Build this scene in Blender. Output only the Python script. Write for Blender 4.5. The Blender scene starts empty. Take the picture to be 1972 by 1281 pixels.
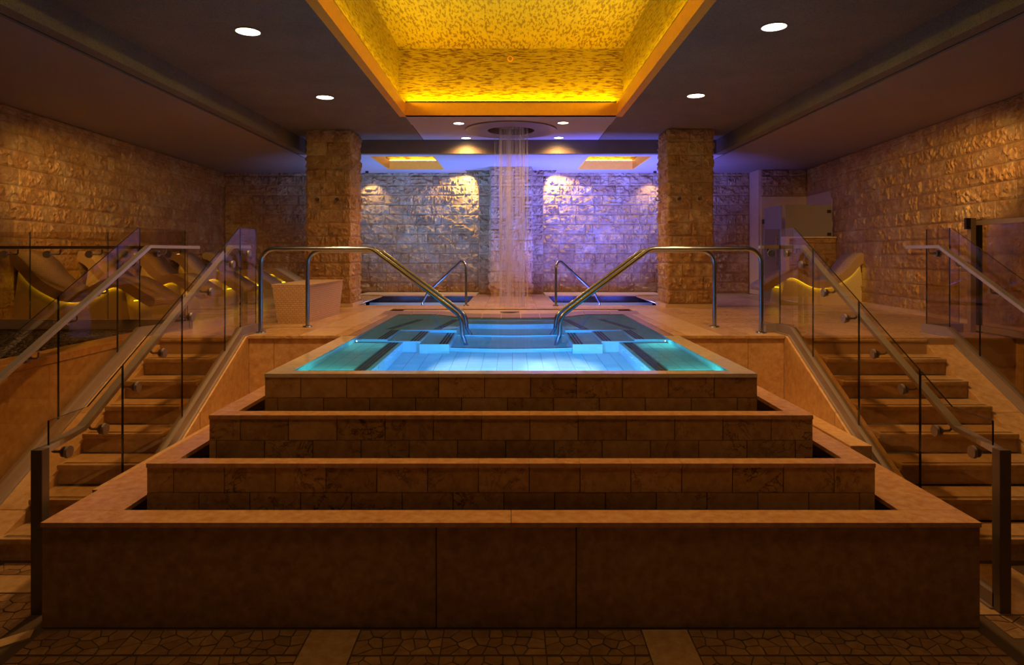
import bpy, bmesh, math, random
from mathutils import Vector, Matrix, noise
random.seed(7); noise.seed_set(3)
PI = math.pi
scene = bpy.context.scene
COL = scene.collection
# ------------------------------------------------------------------ camera, world, exposure
cam_d = bpy.data.cameras.new('camera'); cam = bpy.data.objects.new('camera', cam_d); COL.objects.link(cam)
cam.location = (0, 0, 0.9); cam.rotation_euler = (PI/2, 0, 0)
cam_d.sensor_width = 36.0; cam_d.lens = 36.0*1280/1972
cam_d.shift_x = 2/1972; cam_d.shift_y = -150.5/1972
cam_d.clip_start = 0.05; cam_d.clip_end = 100
scene.camera = cam
scene.view_settings.view_transform = 'Standard'; scene.view_settings.look = 'None'
scene.view_settings.gamma = 1; scene.view_settings.use_curve_mapping = False
scene.view_settings.exposure = 0.0
scene.cycles.use_denoising = True
scene.cycles.sample_clamp_indirect = 3.0
scene.cycles.max_bounces = 10; scene.cycles.transparent_max_bounces = 24
scene.cycles.blur_glossy = 0.5
world = bpy.data.worlds.new('world'); scene.world = world; world.use_nodes = True
world.node_tree.nodes['Background'].inputs[0].default_value = (1.0, 0.50, 0.20, 1)
world.node_tree.nodes['Background'].inputs[1].default_value = 0.035

WARM = (1.0, 0.50, 0.15); AMBER = (1.0, 0.50, 0.04)
def R_(d): return math.radians(d)
def spot(par, loc, target, w, col, ang=100, blend=.6, size=.06):
    d = bpy.data.lights.new('lamp', 'SPOT'); d.energy = w; d.color = col; d.spot_size = R_(ang); d.spot_blend = blend; d.shadow_soft_size = size
    o = bpy.data.objects.new('lamp', d); COL.objects.link(o); o.location = loc
    o.rotation_euler = (Vector(target)-Vector(loc)).to_track_quat('-Z', 'Y').to_euler()
    if par: attach(o, par)
    return o
def area(par, loc, target, w, col, sx, sy, spread=180):
    d = bpy.data.lights.new('lamp', 'AREA'); d.energy = w; d.color = col; d.shape = 'RECTANGLE'; d.size = sx; d.size_y = sy; d.spread = R_(spread)
    o = bpy.data.objects.new('lamp', d); COL.objects.link(o); o.location = loc
    o.rotation_euler = (Vector(target)-Vector(loc)).to_track_quat('-Z', 'Y').to_euler()
    if par: attach(o, par)
    return o

# ------------------------------------------------------------------ object helpers
def world_loc(o):
    v = Vector((0, 0, 0))
    while o is not None:
        if o.parent is None: return v + Vector(o.location)
        o = o.parent
    return v
def attach(o, p):
    """parent o to p and keep its world place (things are unrotated Empties or meshes at their own base)"""
    root = p
    while root.parent is not None: root = root.parent
    o.parent = p
    if p.parent is None: o.matrix_parent_inverse = Matrix.Translation(-Vector(p.location))
    return o
class MB:
    def __init__(s): s.v = []; s.f = []
    def add(s, vs, fs):
        n = len(s.v); s.v += [tuple(x) for x in vs]; s.f += [tuple(i+n for i in f) for f in fs]; return s
    def box(s, x0, x1, y0, y1, z0, z1):
        if x0 > x1: x0, x1 = x1, x0
        return s.add([(x0,y0,z0),(x1,y0,z0),(x1,y1,z0),(x0,y1,z0),(x0,y0,z1),(x1,y0,z1),(x1,y1,z1),(x0,y1,z1)],
                     [(0,3,2,1),(4,5,6,7),(0,1,5,4),(1,2,6,5),(2,3,7,6),(3,0,4,7)])
    def prism(s, pts, z0, z1):
        n = len(pts); a = sum(pts[i][0]*pts[(i+1)%n][1]-pts[(i+1)%n][0]*pts[i][1] for i in range(n))
        if a < 0: pts = pts[::-1]
        return s.add([(x,y,z0) for x,y in pts]+[(x,y,z1) for x,y in pts],
                     [tuple(range(n-1,-1,-1)), tuple(range(n,2*n))]+[(i,(i+1)%n,(i+1)%n+n,i+n) for i in range(n)])
    def prism_x(s, pts, x0, x1):      # pts in (y, z), extruded along x
        n = len(pts); a = sum(pts[i][0]*pts[(i+1)%n][1]-pts[(i+1)%n][0]*pts[i][1] for i in range(n))
        if a < 0: pts = pts[::-1]
        if x0 > x1: x0, x1 = x1, x0
        return s.add([(x0,y,z) for y,z in pts]+[(x1,y,z) for y,z in pts],
                     [tuple(range(n-1,-1,-1)), tuple(range(n,2*n))]+[(i,(i+1)%n,(i+1)%n+n,i+n) for i in range(n)])
    def tube(s, path, r, seg=12, caps=True):
        path = [Vector(p) for p in path]; rings = []
        t0 = (path[1]-path[0]).normalized()
        up = Vector((0,0,1)) if abs(t0.z) < .9 else Vector((1,0,0))
        side = t0.cross(up).normalized()
        for i, p in enumerate(path):
            t = (path[min(i+1,len(path)-1)]-path[max(i-1,0)]).normalized()
            side = (side - t*side.dot(t)).normalized(); u2 = side.cross(t)
            rings.append([p+side*math.cos(2*PI*k/seg)*r+u2*math.sin(2*PI*k/seg)*r for k in range(seg)])
        vs = [v for q in rings for v in q]; fs = []
        for i in range(len(rings)-1):
            for k in range(seg):
                a = i*seg+k; b = i*seg+(k+1)%seg; fs.append((a, b, b+seg, a+seg))
        if caps: fs.append(tuple(range(seg))[::-1]); fs.append(tuple(range(len(vs)-seg, len(vs))))
        return s.add(vs, fs)
    def bar(s, path, w, h):           # rectangular section swept with mitres; h is upright
        path = [Vector(p) for p in path]; vs = []; fs = []
        for i, p in enumerate(path):
            d0 = (path[i]-path[i-1]).normalized() if i > 0 else None
            d1 = (path[i+1]-path[i]).normalized() if i < len(path)-1 else None
            t = ((d0 or d1)+(d1 or d0)).normalized()
            side = t.cross(Vector((0,0,1))).normalized(); up = side.cross(t)
            k = 1/max(.5, t.dot(d1 or d0))
            for a, b in ((-1,-1),(1,-1),(1,1),(-1,1)): vs.append(p+side*a*w/2*(k if abs(t.z)<.05 and False else 1)+up*b*h/2*k)
        for i in range(len(path)-1):
            for k in range(4):
                a = 4*i+k; b = 4*i+(k+1)%4; fs.append((a, b, b+4, a+4))
        fs.append((3,2,1,0)); n = len(vs); fs.append((n-4,n-3,n-2,n-1))
        return s.add(vs, fs)
    def disc(s, c, axis, r, h, seg=20, r2=None):
        c = Vector(c); a = Vector(axis).normalized()
        u = a.cross(Vector((0,0,1)) if abs(a.z) < .9 else Vector((1,0,0))).normalized(); w = a.cross(u)
        r2 = r if r2 is None else r2; vs = []
        for z, q in ((0, r), (h, r2)):
            vs += [c+a*z+u*math.cos(2*PI*k/seg)*q+w*math.sin(2*PI*k/seg)*q for k in range(seg)]
        return s.add(vs, [tuple(range(seg))[::-1], tuple(range(seg, 2*seg))]+[(k,(k+1)%seg,(k+1)%seg+seg,k+seg) for k in range(seg)])
    def lathe(s, c, prof, seg=32):    # prof: (r, z) list around the z axis
        c = Vector(c); vs = []; fs = []
        for r, z in prof: vs += [c+Vector((math.cos(2*PI*k/seg)*r, math.sin(2*PI*k/seg)*r, z)) for k in range(seg)]
        for i in range(len(prof)-1):
            for k in range(seg): a = i*seg+k; b = i*seg+(k+1)%seg; fs.append((a, b, b+seg, a+seg))
        return s.add(vs, fs)
    def build(s, name, m, parent=None, smooth=False, fixn=True, bevel=0, **props):
        me = bpy.data.meshes.new(name); me.from_pydata(s.v, [], s.f)
        for mm in (m if isinstance(m, (list, tuple)) else [m]): me.materials.append(mm)
        if fixn or bevel:
            b = bmesh.new(); b.from_mesh(me)
            if bevel: bmesh.ops.bevel(b, geom=b.edges[:], offset=bevel, segments=2, affect='EDGES', profile=.6)
            if fixn: bmesh.ops.recalc_face_normals(b, faces=b.faces[:])
            b.to_mesh(me); b.free()
        if smooth:
            me.polygons.foreach_set('use_smooth', [True]*len(me.polygons))
            try: me.set_sharp_from_angle(angle=R_(38))
            except Exception: pass
        o = bpy.data.objects.new(name, me); COL.objects.link(o)
        if parent is not None: attach(o, parent)
        for k, v in props.items(): o[k] = v
        return o
def fillet(pts, r, n=6):
    pts = [Vector(p) for p in pts]; out = [pts[0]]
    for i in range(1, len(pts)-1):
        a, b, c = pts[i-1], pts[i], pts[i+1]; u = (a-b).normalized(); w = (c-b).normalized()
        ang = u.angle(w); d = min(r/math.tan(ang/2), (a-b).length*.48, (c-b).length*.48); rr = d*math.tan(ang/2)
        bis = (u+w).normalized(); cen = b+bis*(rr/math.sin(ang/2)); p0 = b+u*d; p1 = b+w*d
        v0 = p0-cen; v1 = p1-cen; th = v0.angle(v1)
        for k in range(n+1):
            t = k/n; out.append(cen+(v0*math.sin((1-t)*th)+v1*math.sin(t*th))/math.sin(th))
    out.append(pts[-1]); return out
def thing(name, label, cat, loc=(0,0,0), group=None):
    o = bpy.data.objects.new(name, None); COL.objects.link(o); o.location = loc; o.empty_display_size = .1
    o['label'] = label; o['category'] = cat
    if group: o['group'] = group
    return o
def struct(o): o['kind'] = 'structure'; return o
def based(o):                          # move a single mesh thing's origin to its base
    me = o.data; xs = [v.co.x for v in me.vertices]; ys = [v.co.y for v in me.vertices]; zs = [v.co.z for v in me.vertices]
    c = Vector(((min(xs)+max(xs))/2, (min(ys)+max(ys))/2, min(zs))); me.transform(Matrix.Translation(-c)); o.location = Vector(o.location)+c; return o
def inst(name, mesh, loc, scale, rotz=0, parent=None, mat=None):
    o = bpy.data.objects.new(name, mesh); COL.objects.link(o); o.location = loc; o.scale = scale; o.rotation_euler = (0,0,rotz)
    if parent is not None: attach(o, parent)
    return o
def copy_tree(o, parent=None):
    c = o.copy(); COL.objects.link(c)
    if parent is not None: c.parent = parent
    for ch in list(o.children): copy_tree(ch, c)
    return c

# ------------------------------------------------------------------ materials
class NT:
    def __init__(s, name):
        s.m = bpy.data.materials.new(name); s.m.use_nodes = True; s.t = s.m.node_tree; s.t.nodes.clear()
        s.out = s.n('ShaderNodeOutputMaterial')
    def n(s, typ, **kw):
        x = s.t.nodes.new(typ)
        for k, v in kw.items(): setattr(x, k, v)
        return x
    def l(s, a, b): s.t.links.new(a, b)
    def pos(s, scale=(1,1,1), rot=(0,0,0)):
        g = s.n('ShaderNodeNewGeometry'); m = s.n('ShaderNodeMapping'); m.inputs['Scale'].default_value = scale; m.inputs['Rotation'].default_value = rot
        s.l(g.outputs['Position'], m.inputs[0]); return m.outputs[0]
    def noise(s, vec, scale, detail=5, rough=.6, dist=0):
        x = s.n('ShaderNodeTexNoise'); x.inputs['Scale'].default_value = scale; x.inputs['Detail'].default_value = detail
        x.inputs['Roughness'].default_value = rough; x.inputs['Distortion'].default_value = dist
        s.l(vec, x.inputs['Vector']); return x.outputs['Fac']
    def ramp(s, fac, stops, interp='LINEAR'):
        r = s.n('ShaderNodeValToRGB'); r.color_ramp.interpolation = interp; e = r.color_ramp.elements
        while len(e) < len(stops): e.new(.5)
        for i, (p, c) in enumerate(stops): e[i].position = p; e[i].color = tuple(c)+((1,) if len(c) == 3 else ())
        s.l(fac, r.inputs[0]); return r.outputs[0]
    def mix(s, fac, a, b, mode='MIX'):
        m = s.n('ShaderNodeMix'); m.data_type = 'RGBA'; m.blend_type = mode
        for sock, v in ((m.inputs['Factor'], fac), (m.inputs[6], a), (m.inputs[7], b)):
            if hasattr(v, 'links') or hasattr(v, 'is_linked'): s.l(v, sock)
            else: sock.default_value = v if not isinstance(v, tuple) else tuple(v)+((1,) if len(v) == 3 else ())
        return m.outputs[2]
    def bsdf(s, col, rough=.5, metal=0, spec=.5, bump=None, bstr=.5, bdist=.01, coat=0):
        p = s.n('ShaderNodeBsdfPrincipled')
        if hasattr(col, 'links'): s.l(col, p.inputs['Base Color'])
        else: p.inputs['Base Color'].default_value = tuple(col)+(1,)
        if hasattr(rough, 'links'): s.l(rough, p.inputs['Roughness'])
        else: p.inputs['Roughness'].default_value = rough
        p.inputs['Metallic'].default_value = metal; p.inputs['Specular IOR Level'].default_value = spec
        p.inputs['Coat Weight'].default_value = coat; p.inputs['Coat Roughness'].default_value = .06
        if bump is not None:
            b = s.n('ShaderNodeBump'); b.inputs['Strength'].default_value = bstr; b.inputs['Distance'].default_value = bdist
            s.l(bump, b.inputs['Height']); s.l(b.outputs[0], p.inputs['Normal'])
        s.l(p.outputs[0], s.out.inputs[0]); s.p = p; return p
def m_rock(name, cols, seed=0):
    s = NT(name); oi = s.n('ShaderNodeObjectInfo'); v = s.pos()
    base = s.ramp(oi.outputs['Random'], [(i/(len(cols)-1), c) for i, c in enumerate(cols)])
    n1 = s.noise(v, 9, 6, .7); n2 = s.noise(v, 55, 5, .7); n3 = s.noise(s.pos((1,1,1),(0,0,1)), 3.1, 4)
    c = s.mix(s.ramp(n1, [(.35,(0,0,0)),(.7,(1,1,1))]), base, (.30,.17,.07))
    c = s.mix(s.ramp(n3, [(.5,(0,0,0)),(.75,(.7,.7,.7))]), c, (.62,.50,.34))
    c = s.mix(.35, c, s.ramp(n2, [(.3,(.25,.15,.07)),(.6,(.75,.62,.44))]), 'SOFT_LIGHT')
    a = s.n('ShaderNodeMath', operation='ADD'); s.l(n1, a.inputs[0]); s.l(n2, a.inputs[1])
    s.bsdf(c, .62, bump=a.outputs[0], bstr=.7, bdist=.02); return s.m
ROCK = [(.52,.31,.14),(.62,.41,.21),(.44,.26,.12),(.66,.48,.27),(.50,.30,.13),(.60,.38,.17),(.40,.24,.12),(.64,.44,.22)]
M_rock = m_rock('rock_faced_stone', ROCK)
def plain(name, col, rough=.5, metal=0, spec=.5, nscale=0, var=.1, bstr=0, bscale=80, coat=0):
    s = NT(name)
    if nscale:
        v = s.pos(); n = s.noise(v, nscale, 6, .6)
        c = s.ramp(n, [(.3, tuple(x*(1-var) for x in col)), (.7, tuple(min(1, x*(1+var)) for x in col))])
        b = s.noise(v, bscale, 4) if bstr else None
        s.bsdf(c, rough, metal, spec, b, bstr, .004, coat)
    else: s.bsdf(col, rough, metal, spec, coat=coat)
    return s.m
def m_marble(name, cols, vein=(.13,.07,.03), rough=.3, vs=5, amt=.8, coat=0, bstr=.1):
    s = NT(name); oi = s.n('ShaderNodeObjectInfo')
    g = s.n('ShaderNodeNewGeometry'); ad = s.n('ShaderNodeVectorMath', operation='ADD')
    cm = s.n('ShaderNodeCombineXYZ'); ml = s.n('ShaderNodeMath', operation='MULTIPLY'); ml.inputs[1].default_value = 37
    s.l(oi.outputs['Random'], ml.inputs[0]); s.l(ml.outputs[0], cm.inputs[2]); s.l(g.outputs['Position'], ad.inputs[0]); s.l(cm.outputs[0], ad.inputs[1])
    v = ad.outputs[0]
    base = s.ramp(oi.outputs['Random'], [(i/(len(cols)-1), c) for i, c in enumerate(cols)])
    n = s.noise(v, vs, 8, .62, .6); m1 = s.noise(v, 1.7, 3)
    ve = s.ramp(n, [(.475,(0,0,0)),(.495,(1,1,1)),(.505,(1,1,1)),(.525,(0,0,0))])
    mk = s.ramp(m1, [(.46,(0,0,0)),(.64,(amt,amt,amt))])
    c = s.mix(s.mix(1.0, ve, mk, 'MULTIPLY'), base, vein)
    n2 = s.noise(v, 16, 6); c = s.mix(.8, c, s.ramp(n2, [(.3,(.22,.22,.22)),(.7,(.74,.74,.74))]), 'SOFT_LIGHT')
    s.bsdf(c, rough, bump=n2, bstr=bstr, bdist=.004, coat=coat); return s.m
M_tile = m_marble('veined_limestone_tile', [(.48,.29,.10),(.60,.37,.14),(.42,.25,.085),(.54,.33,.12),(.66,.42,.17)], vein=(.10,.045,.02), amt=1.0, vs=7)
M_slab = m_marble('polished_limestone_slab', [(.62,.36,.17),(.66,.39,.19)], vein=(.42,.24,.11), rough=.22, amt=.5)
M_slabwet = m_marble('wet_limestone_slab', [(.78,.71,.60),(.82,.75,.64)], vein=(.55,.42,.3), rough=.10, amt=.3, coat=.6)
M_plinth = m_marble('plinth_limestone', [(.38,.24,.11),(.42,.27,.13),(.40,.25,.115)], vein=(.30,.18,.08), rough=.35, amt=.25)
M_deck = m_marble('travertine_deck', [(.58,.38,.18),(.68,.47,.25),(.52,.33,.155),(.62,.42,.21)], vein=(.26,.14,.06), rough=.26, vs=11, amt=.9, bstr=.3)
M_deckw = m_marble('pale_travertine', [(.64,.46,.26),(.70,.51,.30)], vein=(.3,.18,.09), rough=.28, vs=10, amt=.8, bstr=.3)
M_brown = m_marble('brown_coping_stone', [(.26,.16,.09),(.30,.19,.11),(.27,.165,.09)], vein=(.2,.11,.06), rough=.3, amt=.4)
M_crazy = m_marble('crazy_paving_stone', [(.32,.19,.085),(.40,.25,.115),(.27,.155,.07),(.36,.22,.10)], rough=.4, amt=.3, bstr=.3)
M_grout = plain('dark_grout', (.10,.065,.035), .8)
M_groutl = plain('tan_grout', (.42,.27,.14), .85)
M_step = m_marble('step_stone', [(.52,.35,.17),(.56,.38,.19),(.50,.33,.16)], vein=(.4,.25,.11), rough=.35, amt=.3)
M_stringer = m_marble('stringer_stone', [(.62,.40,.20),(.60,.39,.19)], vein=(.50,.31,.14), rough=.4, amt=.3)
M_smooth = plain('ceiling_paint_shaded', (.27,.215,.19), .75, nscale=1.2, var=.04)
M_smooth2 = plain('ceiling_paint_lit', (.46,.40,.40), .75, nscale=1.2, var=.04)  # same paint as the low ceiling, lightened to carry the brighter light here
M_black = plain('gap_shade_black', (.005,.005,.005), .9)
M_metal = plain('brushed_steel', (.36,.42,.58), .24, 1)
M_shoe = plain('brushed_bronze_steel', (.36,.31,.31), .42, .55)
M_bar = plain('satin_steel_bar', (.52,.52,.58), .40, .75)
M_brk = plain('bracket_steel', (.36,.33,.34), .35, .8)
M_railb = plain('dark_satin_rail', (.20,.165,.15), .4, .5)
M_chrome = plain('polished_steel', (.66,.65,.64), .16, 1)
M_white = plain('white_fitting', (.9,.93,.95), .3)
M_ring = plain('rain_shower_ring_metal', (.30,.22,.20), .4, .6)
M_deckdark = plain('black_pebble', (.035,.03,.028), .32, nscale=30, var=.5)
M_tan = plain('smooth_tan_stone', (.66,.48,.30), .45, nscale=8, var=.06)
M_blk = plain('dark_bronze', (.06,.045,.035), .4, .7)
M_frame = plain('bronze_frame', (.34,.25,.17), .45, .1)
M_stripe = plain('dark_brown_mosaic', (.07,.035,.03), .3)
def m_stucco(name, col):
    s = NT(name); v = s.pos(); n = s.noise(v, 90, 3, .7); n2 = s.noise(v, 1.3, 4)
    c = s.mix(s.ramp(n, [(.36,(.85,.85,.85)),(.47,(0,0,0))]), s.ramp(n2, [(.3, tuple(x*.85 for x in col)), (.7, tuple(x*1.15 for x in col))]), tuple(x*.35 for x in col))
    s.bsdf(c, .85, bump=n, bstr=.6, bdist=.01); return s.m
M_stucco = m_stucco('rough_stucco', (.19,.155,.11))
M_orange = plain('amber_plaster', (.95,.43,.03), .7, nscale=20, var=.06, bstr=.3, bscale=60)
def m_gold(name, scale):
    s = NT(name); v = s.pos(scale); n = s.noise(v, 1, 2.5, .6, .15); n2 = s.noise(s.pos(), 1.1, 2)
    a = s.n('ShaderNodeMath', operation='MULTIPLY_ADD'); s.l(n2, a.inputs[0]); a.inputs[1].default_value = .12; s.l(n, a.inputs[2])
    c = s.ramp(a.outputs[0], [(.46,(.16,.075,.005)),(.50,(.19,.095,.007)),(.53,(.42,.29,.02)),(.8,(.48,.34,.026))])
    s.bsdf(c, .42, bump=n, bstr=.3, bdist=.005); return s.m
M_goldw = m_gold('gold_wallpaper_wall', (7, 7, 62))
M_golds = m_gold('gold_wallpaper_side', (7, 7, 62))
M_goldc = m_gold('gold_wallpaper_ceiling', (30, 7, 7))
def m_emit(name, col, st):
    s = NT(name); e = s.n('ShaderNodeEmission'); e.inputs[0].default_value = tuple(col)+(1,); e.inputs[1].default_value = st
    s.l(e.outputs[0], s.out.inputs[0]); return s.m
def m_thin(name, tint, ior, rough=0.0, extra=None):
    s = NT(name); t = s.n('ShaderNodeBsdfTransparent'); t.inputs[0].default_value = tuple(tint)+(1,)
    g = s.n('ShaderNodeBsdfGlossy'); g.inputs['Roughness'].default_value = rough; g.inputs[0].default_value = (1,1,1,1)
    f = s.n('ShaderNodeFresnel'); f.inputs[0].default_value = ior; m = s.n('ShaderNodeMixShader')
    ge = s.n('ShaderNodeNewGeometry'); iv = s.n('ShaderNodeMath', operation='SUBTRACT'); iv.inputs[0].default_value = 1; s.l(ge.outputs['Backfacing'], iv.inputs[1])
    mu = s.n('ShaderNodeMath', operation='MULTIPLY'); s.l(f.outputs[0], mu.inputs[0]); s.l(iv.outputs[0], mu.inputs[1])
    s.l(mu.outputs[0], m.inputs[0]); s.l(t.outputs[0], m.inputs[1]); s.l(g.outputs[0], m.inputs[2]); s.l(m.outputs[0], s.out.inputs[0]); return s.m
M_glass = m_thin('clear_balustrade_glass', (.89,.84,.72), 1.42, .01)
M_pwater = m_thin('still_water', (.9,.95,1), 1.33, .03)
M_edge = plain('glass_edge', (.015,.02,.015), .2)
def m_frost():
    s = NT('frosted_glass'); t = s.n('ShaderNodeBsdfTransparent'); t.inputs[0].default_value = (.75,.75,.68,1)
    d = s.n('ShaderNodeBsdfPrincipled'); d.inputs['Base Color'].default_value = (.42,.36,.30,1); d.inputs['Roughness'].default_value = .35
    m = s.n('ShaderNodeMixShader'); m.inputs[0].default_value = .6; s.l(t.outputs[0], m.inputs[1]); s.l(d.outputs[0], m.inputs[2]); s.l(m.outputs[0], s.out.inputs[0]); return s.m
M_frost = m_frost()
def m_water():
    s = NT('pool_water_surface'); g = s.n('ShaderNodeBsdfRefraction'); g.inputs['IOR'].default_value = 1.33; g.inputs['Roughness'].default_value = 0
    g.inputs[0].default_value = (.48,.88,1,1); h = s.n('ShaderNodeBsdfGlossy'); h.inputs['Roughness'].default_value = .02; h.inputs[0].default_value = (1,1,1,1)
    n = s.noise(s.pos((1,1,1)), 1.6, 2, .4); b = s.n('ShaderNodeBump'); b.inputs['Strength'].default_value = .03; b.inputs['Distance'].default_value = .05
    s.l(n, b.inputs['Height']); s.l(b.outputs[0], g.inputs['Normal']); s.l(b.outputs[0], h.inputs['Normal'])
    f = s.n('ShaderNodeFresnel'); f.inputs[0].default_value = 1.33; k = s.n('ShaderNodeMath', operation='MULTIPLY'); k.inputs[1].default_value = .29; s.l(f.outputs[0], k.inputs[0])
    m = s.n('ShaderNodeMixShader'); s.l(k.outputs[0], m.inputs[0]); s.l(g.outputs[0], m.inputs[1]); s.l(h.outputs[0], m.inputs[2]); s.l(m.outputs[0], s.out.inputs[0]); return s.m
M_water = m_water()
def m_ptile():
    s = NT('pool_tile'); oi = s.n('ShaderNodeObjectInfo')
    s.bsdf(s.ramp(oi.outputs['Random'], [(0,(.60,.66,.62)),(.5,(.70,.75,.70)),(1,(.64,.70,.66))]), .25); return s.m
M_ptile = m_ptile()
M_pgrout = plain('pool_grout', (.30,.36,.34), .6)
M_pwall = plain('pool_shell', (.60,.68,.66), .4)
def m_brick(name, c1, c2, mort, bw, bh, mo, use_uv=False, rough=.35, vary=True):
    s = NT(name)
    b = s.n('ShaderNodeTexBrick'); b.inputs['Scale'].default_value = 1; b.inputs['Brick Width'].default_value = bw; b.inputs['Row Height'].default_value = bh
    b.inputs['Mortar Size'].default_value = mo; b.inputs['Color1'].default_value = tuple(c1)+(1,); b.inputs['Color2'].default_value = tuple(c2)+(1,); b.inputs['Mortar'].default_value = tuple(mort)+(1,)
    b.inputs['Mortar Smooth'].default_value = .2
    if use_uv: t = s.n('ShaderNodeTexCoord'); s.l(t.outputs['UV'], b.inputs[0])
    else:
        g = s.n('ShaderNodeNewGeometry'); sp = s.n('ShaderNodeSeparateXYZ'); s.l(g.outputs['Position'], sp.inputs[0])
        a = s.n('ShaderNodeMath', operation='ADD'); s.l(sp.outputs[0], a.inputs[0]); s.l(sp.outputs[1], a.inputs[1])
        cm = s.n('ShaderNodeCombineXYZ'); s.l(a.outputs[0], cm.inputs[0]); s.l(sp.outputs[2], cm.inputs[1]); s.l(cm.outputs[0], b.inputs[0])
    iv = s.n('ShaderNodeInvert'); s.l(b.outputs['Fac'], iv.inputs['Color'])
    s.bsdf(b.outputs[0], rough, bump=iv.outputs[0], bstr=.5, bdist=.004); return s.m
M_lounge = m_brick('tan_glass_mosaic', (.56,.40,.20), (.66,.48,.26), (.36,.24,.12), .05, .028, .003, True, .3)
M_lside = plain('tan_mosaic_side', (.44,.30,.15), .45, nscale=60, var=.12)
M_ped = plain('lounger_pedestal', (.62,.50,.26), .6)
M_brickb = m_brick('tan_brick_mosaic', (.58,.39,.21), (.66,.45,.25), (.32,.19,.10), .052, .0275, .0028)
M_bricktop = m_brick('tan_brick_mosaic_top', (.66,.48,.28), (.70,.52,.30), (.5,.35,.2), .052, .0275, .0028)
M_dmos = m_brick('black_mosaic', (.012,.010,.018), (.022,.018,.032), (.09,.08,.11), .033, .033, .003, rough=.15)
M_pool2 = plain('plunge_floor_lit_wall', (.5,.6,.7), .5)
M_lamp = m_emit('lamp_glow', (1.0,.80,.52), 14)
M_led = m_emit('amber_led', (1.0,.68,.006), 78)
M_led2 = m_emit('warm_led', (1.0,.62,.20), 40)
M_ledy = m_emit('yellow_led', (1.0,.66,.01), 8.5)

# ------------------------------------------------------------------ rock-faced blocks
def rock_mesh(k):
    rnd = random.Random(100+k); xs = [0,.02,.08,.16,.25,.34,.43,.52,.61,.7,.79,.87,.94,.98,1]; zs = [0,.045,.15,.29,.43,.57,.71,.85,.955,1]
    nx, nz = len(xs), len(zs); vs = []; off = rnd.random()*50; amp = rnd.uniform(.04,.07)
    for j, z in enumerate(zs):
        for i, x in enumerate(xs):
            e = min(i, nx-1-i, j, nz-1-j)
            if e == 0: y = 0.0
            elif e == 1: y = -.007
            else:
                q = noise.noise(Vector((x*3.1+off, z*2.3, k*1.7)))*.55+noise.noise(Vector((x*9+off, z*6, k)))*.6
                q = noise.noise(Vector((x*4.1+off, z*3.3, k*1.7)))+noise.noise(Vector((x*11+off, z*8, k)))*.55; y = -(.007+amp*max(0, .22+q))
            jx = rnd.uniform(-.018,.018) if e >= 2 else 0; jz = rnd.uniform(-.03,.03) if e >= 2 else 0
            vs.append((x+jx, y, z+jz))
    fs = []
    for j in range(nz-1):
        for i in range(nx-1):
            a = j*nx+i; q = (a, a+1, a+1+nx, a+nx)
            if rnd.random() < .5: fs += [(q[0],q[1],q[2]),(q[0],q[2],q[3])]
            else: fs += [(q[0],q[1],q[3]),(q[1],q[2],q[3])]
    ring = list(range(nx))+[j*nx+nx-1 for j in range(1,nz)]+[ (nz-1)*nx+i for i in range(nx-2,-1,-1)]+[j*nx for j in range(nz-2,0,-1)]
    n0 = len(vs); vs += [(vs[i][0], .03, vs[i][2]) for i in ring]; m = len(ring)
    for i in range(m): fs.append((ring[(i+1)%m], ring[i], n0+i, n0+(i+1)%m))
    me = bpy.data.meshes.new('stone_block'); me.from_pydata(vs, [], fs); me.materials.append(M_rock); return me
ROCKS = [rock_mesh(k) for k in range(16)]
def blocks(parent, p0, p1, z0, z1, course=.2235, lmin=.16, lmax=.55, skip=None, n_max=300, seed=0, inset=0, relief=1.0):
    """rock-faced blocks on the face running from p0 to p1 (x, y); the face looks to the right of that direction"""
    rnd = random.Random(seed); a = Vector(p0); b = Vector(p1); d = b-a; L = d.length; ang = math.atan2(d.y, d.x); cnt = 0
    z = z0; rest = MB()
    while z < z1-.03:
        h = min(course, z1-z); u = 0.0
        while u < L-.005:
            w = rnd.choice([rnd.uniform(lmin,.26), rnd.uniform(.26,.42), rnd.uniform(.3,lmax)]); w = min(w, L-u)
            if L-(u+w) < .1: w = L-u
            if not (skip and skip(u+w/2, z+h/2)):
                me = ROCKS[rnd.randrange(16)]; p = a+d.normalized()*(u+.002)
                if cnt < n_max:
                    inst('stone_block', me, (p.x, p.y, z+.002), (w-.004, relief*rnd.uniform(.7,1.25), h-.004), ang, parent); cnt += 1
                else:
                    M = Matrix.Translation((p.x, p.y, z+.002)) @ Matrix.Rotation(ang, 4, 'Z') @ Matrix.Diagonal((w-.004, 1, h-.004, 1))
                    rest.add([M @ v.co for v in me.vertices], [tuple(f.vertices) for f in me.polygons])
            u += w
        z += course
    if rest.v: rest.build('stone_blocks', M_rock, parent, fixn=False, kind='stuff')

LOW = 2.78; HIGH = 3.04; FL = -1.36
def lwx(y): return -6.36-(y-8.5)*.0365       # left wall face
def rwx(y): return 5.99+(y-7.97)*.0841       # right wall face
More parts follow.
